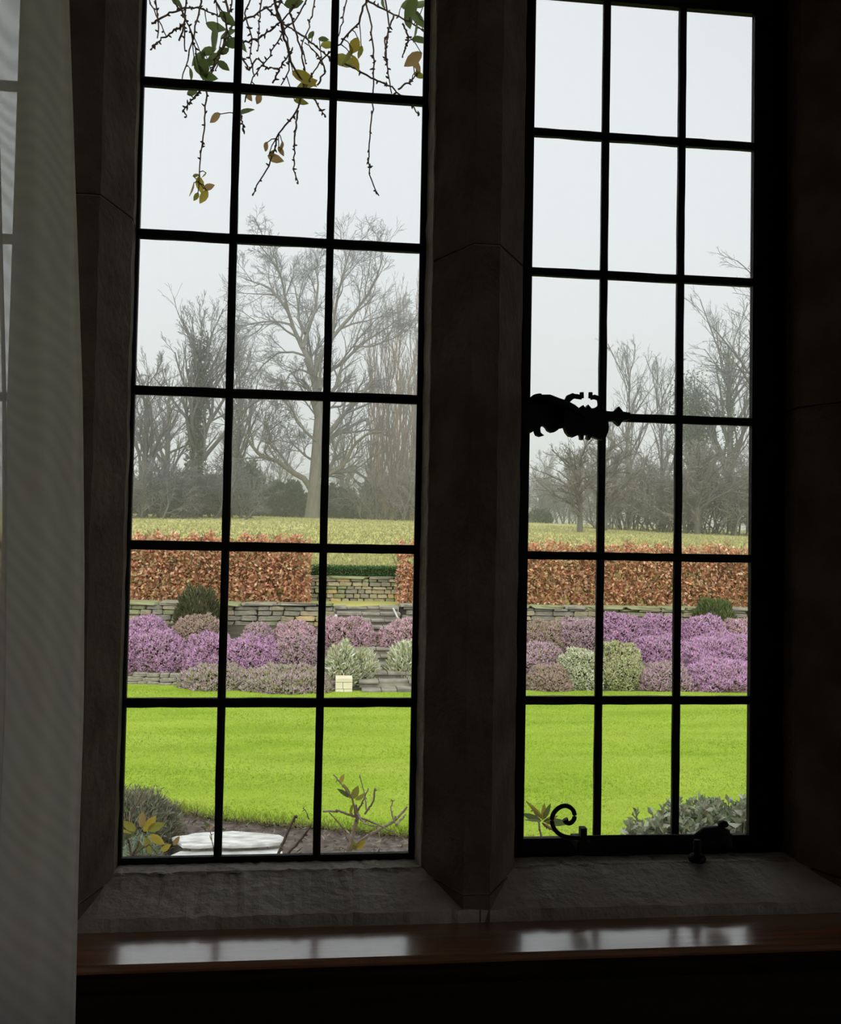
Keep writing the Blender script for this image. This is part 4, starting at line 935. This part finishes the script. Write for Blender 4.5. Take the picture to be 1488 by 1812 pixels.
for i, (a, b, sz, k) in enumerate(leaves):
    Y = .30 + .05 * math.sin(i * 1.7); c = CZ([(a, b)], Y)[0]; th = rng.uniform(-2.6, -.5) if i % 3 else rng.uniform(-.4, .6)
    d = np.array([math.cos(th), rng.uniform(-.3, .3), math.sin(th)]); size = sz / 2.657 / FPX * (Y + 1.25) * 1.4
    lb = c - nrm(d) * size * .5; sp_ = np.concatenate(STEMPTS); q = sp_[np.argmin(np.linalg.norm((sp_ - lb)[:, [0, 2]], axis=1))]; lb = aty(200 + a / 2.657, b / 2.657, q[1]) - nrm(d) * size * .5
    lf = leaf(vine, lb, d, size, k, roll=(1.57 + rng.normal(0, .45)))
    if np.linalg.norm(q - lb) > .004: MB().tube([q, (q + lb) / 2 + np.array([0, 0, .002]), lb + nrm(d) * .002], [.0011, .0009, .0008], 5).build('leaf_stalk', M_twigbrown, vine, True)

# ------------------------------------------------------------------ plants in the bed below the window
def BZ(pts, Y): return [aty(140 + a / 2.0667, 1220 + b / 2.0667, Y) for a, b in pts]
def twig_plant(name, label, cat_, stems, Y, leaves_, root_at, m_, conv=None, stem_r=.006):
    conv = conv or BZ; b = conv([root_at], Y)[0]
    root = empty(name, (b[0], Y, 0)); tag(root, label, cat_)
    if b[2] > .03: MB().tube(resample([(b[0] - .04, Y + .03, -.02), (b[0] + .02, Y, b[2] * .5), b], 8), np.linspace(stem_r * 2, stem_r * 1.5, 8), 7).build('stem', m_, root, True)
    for k, (pts, r0, r1) in enumerate(stems):
        P = resample(conv(pts, Y), 4 * len(pts)); P[1:] += rng.normal(0, .0006, P[1:].shape); P[:, 1] += np.linspace(0, rng.normal(0, .05), len(P))
        if root_at == pts[0]: P[0] = b
        r0, r1 = r0 * .68, r1 * .68; m = MB().tube(P, np.linspace(r0, r1, len(P)), 7)
        for _ in range(len(P) // 3):
            a = P[rng.randint(1, len(P))]; d = rand_dirs(1)[0]; m.tube([a, a + d * .004, a + d * .008], [r1 * 1.0, r1 * 1.1, r1 * .4], 5)
        m.build('stem', m_, root, True)
    for (x, y, sz, k, th) in leaves_:
        c = conv([(x, y)], Y)[0]; d = np.array([math.cos(th), rng.uniform(-.4, .4), math.sin(th)]); leaf(root, c, d, sz, k, roll=1.2 + rng.normal(0, .5))
    return root
twig_plant('pruned_shrub', 'pruned woody shrub with a few young leaves low in the left light', 'shrub',
           [([(985, 590), (1000, 530), (1018, 470), (1010, 420)], .0095, .006), ([(1012, 465), (1000, 400), (965, 350), (930, 310)], .0045, .002), ([(1018, 445), (1035, 410), (1055, 350)], .004, .002), ([(1050, 440), (1045, 390), (1028, 325)], .003, .0018), ([(1045, 455), (1075, 400), (1080, 345)], .004, .003), ([(1015, 465), (950, 445), (890, 445)], .005, .0035),
            ([(985, 590), (1060, 540), (1160, 495), (1205, 450)], .007, .004), ([(1160, 495), (1205, 497)], .005, .003), ([(1155, 490), (1140, 440), (1150, 418)], .0035, .002), ([(1165, 470), (1148, 450)], .003, .002), ([(1015, 465), (1100, 500), (1190, 555)], .004, .002), ([(985, 560), (960, 500), (915, 450)], .003, .002), ([(1010, 450), (1040, 470), (1075, 465), (1090, 450)], .004, .002), ([(985, 590), (955, 560), (930, 550)], .003, .002)], 1.0,
           [(955, 345, .026, 'y', 1.2), (990, 400, .040, 'o', 2.0), (1000, 400, .038, 'o', 1.2), (985, 395, .036, 'g', 2.5), (1010, 405, .034, 'o', .7), (1003, 420, .030, 'o', -1.9), (1015, 585, .032, 'y', .8), (1010, 590, .028, 'o', 1.8)], (985, 590), M_stub)
twig_plant('cut_stems', 'two bare cut brown stems standing beside the pale slab', 'stems', [([(725, 610), (760, 530), (790, 468)], .0058, .0052), ([(755, 610), (810, 530), (852, 455)], .0052, .004), ([(840, 475), (832, 450), (818, 438)], .0022, .0014)], 1.0, [], (725, 610), M_twigbrown)
twig_plant('leafy_shoot', 'young yellow-green leafy shoot at the lower left corner of the left light', 'plant', [([(190, 610), (170, 540), (185, 460), (218, 398)], .004, .002), ([(190, 610), (235, 540), (250, 505)], .004, .0025), ([(190, 610), (260, 560), (290, 595)], .003, .002), ([(190, 610), (330, 585), (350, 560)], .002, .0015)], 1.05,
           [(205, 520, .045, 'o', 2.3), (225, 505, .040, 'b', 1.5), (235, 520, .048, 'y', .9), (250, 515, .045, 'o', .3), (260, 530, .045, 'y', -.6), (215, 535, .04, 'g', 3.3), (240, 540, .045, 'o', -1.2), (195, 530, .042, 'o', 2.9), (225, 560, .04, 'g', -2.0), (180, 450, .022, 'g', 2.2), (345, 570, .026, 'b', 1.0), (300, 590, .03, 'y', .6), (170, 545, .036, 'g', -2.4)], (190, 610), M_twigbrown)
twig_plant('leafy_shoot', 'tiny leafy shoot in front of the pale slab', 'plant', [([(500, 640), (480, 540), (470, 500), (440, 490)], .002, .0014)], 1.1, [(470, 505, .020, 'g', 2.0), (475, 515, .020, 'b', .8), (478, 530, .020, 'o', -1.2)], (500, 640), M_twigbrown)
def RZ(pts, Y): return [aty(860 + a / 2.369, 1220 + b / 2.369, Y) for a, b in pts]
lp = twig_plant('leafy_shoot', 'broad-leaved shoot beside the scrolled stay at the left of the right light', 'plant', [([(235, 640), (235, 560), (215, 520)], .004, .003), ([(235, 560), (280, 590)], .003, .002)], 1.0, [], (235, 640), M_twigbrown, conv=RZ)
for (x0, y0, x1, y1, k) in ((235, 545, 172, 470, 'o'), (232, 552, 150, 520, 'g'), (235, 540, 190, 490, 'b'), (240, 550, 345, 562, 'g'), (240, 545, 270, 480, 'g'), (236, 550, 245, 478, 'o'), (230, 555, 165, 545, 's'), (238, 556, 300, 530, 'o'), (235, 560, 280, 590, 'b')):
    a, b = RZ([(x0, y0), (x1, y1)], 1.0); leaf(lp, a, b - a, float(np.linalg.norm(b - a)) * 1.05, k, SLIM, roll=1.1 + rng.normal(0, .4))

# lavender at the left, grey sage at the right
def sprig_bush(label, x0, x1, ytop, Y, n, L, W, pal, name='lavender_bush', cat_='lavender', core=.7):
    A, B, T = aty(x0, ytop, Y), aty(x1, ytop, Y), aty((x0 + x1) / 2, ytop, Y); rx = (B[0] - A[0]) / 2; cx = T[0]; rz = T[2]
    root = empty(name, (cx, Y, 0)); tag(root, label, cat_)
    lat, lon = np.meshgrid(np.linspace(0, math.pi / 2, 7), np.linspace(0, 2 * math.pi, 15), indexing='ij')
    V = np.stack([cx + core * rx * np.cos(lat) * np.cos(lon), Y + core * rx * np.cos(lat) * np.sin(lon), core * rz * np.sin(lat)], -1)
    obj('woody_core', mesh_np('woody_core', V.reshape(-1, 3), grid_faces(np.arange(105).reshape(7, 15)), smooth=True), root, M_core)
    d = nrm(rng.normal(size=(n, 3))); d[:, 2] = np.abs(d[:, 2]); ph = rng.rand(2) * 6
    P = np.array([[cx, Y, 0]]) + d * np.array([[rx, rx, rz]]) * (.72 + .2 * rng.rand(n, 1)) * (1 + .06 * np.sin(d[:, :1] * 9 + ph[0]) * np.sin(d[:, 2:] * 9 + ph[1]))
    D = nrm(d + np.array([[0, 0, .8]]) + rng.normal(0, .25, (n, 3))); c = pick(pal, n, .18)
    V, F, cc = sprigs(P, D, L * (.6 + .8 * rng.rand(n)), W, c * .8, c)
    nl = n * 3; j = rng.randint(n, size=nl); q = rng.rand(nl, 1); V2, F2, c2 = leaf_cards(P[j] + D[j] * L * q, nrm(D[j] + rand_dirs(nl) * .9), L * .45, L * .08, c[j])
    kind_stuff(obj('sprigs', mesh_np('sprigs', np.concatenate([V, V2]), np.concatenate([F, F2 + len(V)]), np.clip(np.concatenate([cc, c2]), 0, .9)), root, M_leaf_attr)); return root
LAV = [(.16, .18, .10), (.22, .23, .14), (.28, .28, .19), (.18, .15, .11)]
sprig_bush('grey-green lavender mound at the left beside the pale slab', 150, 322, 1408, 4.35, 2600, .085, .0035, LAV)
sprig_bush('low grey-green tuft in front of the lavender mound', 205, 300, 1482, 3.6, 900, .06, .003, [(.28, .33, .22), (.22, .26, .16)])
def sage(label, x0, x1, ytop, Y, n):
    A, B, T = aty(x0, ytop, Y), aty(x1, ytop, Y), aty((x0 + x1) / 2, ytop, Y); rx = (B[0] - A[0]) / 2; cx = T[0]; rz = T[2] - .04; ry = rx * .8
    root = empty('sage_bush', (cx, Y, 0)); tag(root, label, 'sage')
    d = nrm(rng.normal(size=(n, 3)) + np.array([[0, 0, .2]])); d[:, 2] = np.clip(np.abs(d[:, 2]) * 1.15, .25, 1); hl = np.sqrt(np.maximum(1 - d[:, 2] ** 2, 1e-4)); d[:, :2] *= (np.minimum(hl ** -.6, 3))[:, None]; tips = np.array([[cx, Y, 0]]) + d * np.array([[rx, ry, rz]]) * (.82 + .2 * rng.rand(n, 1))
    base = np.array([[cx, Y, -.02]]) + (tips - np.array([[cx, Y, 0]])) * np.array([[.45, .45, .1]]); mid = base * .4 + tips * .6 - np.array([[0, 0, .04]])
    kind_stuff(obj('stems', mesh_np('stems', *tubes(np.stack([base, mid, tips], 1), np.repeat(np.array([[.006, .004, .002]]), n, 0), 5)), root, M_stub))
    nl = 13; P = np.repeat(tips, nl, 0) - np.tile((np.arange(nl) // 2 * .013)[:, None] * np.array([[0, 0, 1.]]), (n, 1)); a = np.tile(np.arange(nl) * 2.4, n) + np.repeat(rng.rand(n) * 6, nl)
    D = np.stack([np.cos(a), np.sin(a), np.tile(np.linspace(1.5, -.1, nl), n)], -1) + rng.normal(0, .2, (n * nl, 3)); sz = np.tile(np.linspace(.028, .058, nl), n) * rng.uniform(.8, 1.25, n * nl)
    V, F, cc = leaf_cards(P, D, sz, sz * .55, pick([(.28, .32, .20), (.36, .40, .28), (.20, .24, .13), (.46, .49, .37)], n * nl, .14), .3)
    kind_stuff(obj('leaves', mesh_np('leaves', V, F, np.clip(cc, 0, .9)), root, M_leaf_attr))
    lat, lon = np.meshgrid(np.linspace(0, math.pi / 2, 6), np.linspace(0, 2 * math.pi, 13), indexing='ij')
    V = np.stack([cx + .7 * rx * np.cos(lat) * np.cos(lon), Y + .7 * ry * np.cos(lat) * np.sin(lon), .78 * rz * np.sin(lat)], -1)
    obj('woody_core', mesh_np('woody_core', V.reshape(-1, 3), grid_faces(np.arange(78).reshape(6, 13)), smooth=True), root, M_core)
sage('lowest grey sage clump, leftmost of the row in the right light', 1122, 1186, 1430, 2.5, 260)
sage('grey sage clump just left of the glazing bar in the right light', 1160, 1228, 1418, 2.45, 280)
sage('grey sage clump just right of the glazing bar in the right light', 1200, 1262, 1406, 2.6, 280)
sage('tallest grey sage clump above the stay bracket', 1242, 1312, 1398, 2.5, 300)
sage('grey sage clump partly behind the casement frame on the right', 1290, 1380, 1404, 2.55, 300)

# pale flat slabs lying in the bed
def slab(label, pts, z0, z1, name='paving_slab'):
    P = [atz(140 + a / 2.0667, 1220 + b / 2.0667, z1) for a, b in pts]; n = len(P)
    m = MB().add([(p[0], p[1], z) for z in (z0, z1) for p in P], [tuple(range(n))[::-1], tuple(range(n, 2 * n))] + [(i, (i + 1) % n, n + (i + 1) % n, n + i) for i in range(n)])
    o = m.build(name, M_slab); bv = o.modifiers.new('edge', 'BEVEL'); bv.width = .006; bv.segments = 2; tag(o, label, 'slab')
slab('pale weathered slab lying in the bed, upper of two', [(338, 541), (352, 536), (395, 531), (412, 526), (455, 521), (520, 520), (560, 516), (640, 522), (690, 526), (735, 531), (753, 541), (740, 557), (700, 562), (640, 566), (560, 569), (500, 566), (430, 571), (378, 568)], .112, .134)
slab('pale weathered slab under the other, lower of two', [(300, 620), (370, 590), (500, 585), (660, 580), (740, 575), (745, 600), (690, 640), (560, 680), (400, 690)], .03, .09)

# ------------------------------------------------------------------ winter mist over the meadow
def mist():
    m = bpy.data.materials.new('mist'); m.use_nodes = True; nt = m.node_tree; nt.nodes.remove(nt.nodes['Principled BSDF'])
    v = nt.nodes.new('ShaderNodeVolumeScatter'); v.inputs['Color'].default_value = (.93, .965, 1, 1); v.inputs['Density'].default_value = .0052; v.inputs['Anisotropy'].default_value = 0.75
    nt.links.new(v.outputs[0], nt.nodes['Material Output'].inputs['Volume']); return m
mo = MB().box((-260, 15.5, -5), (320, 420, 60)).build('mist', mist()); tag(mo, 'thin winter mist hanging over the meadow and trees', 'mist', kind='stuff')
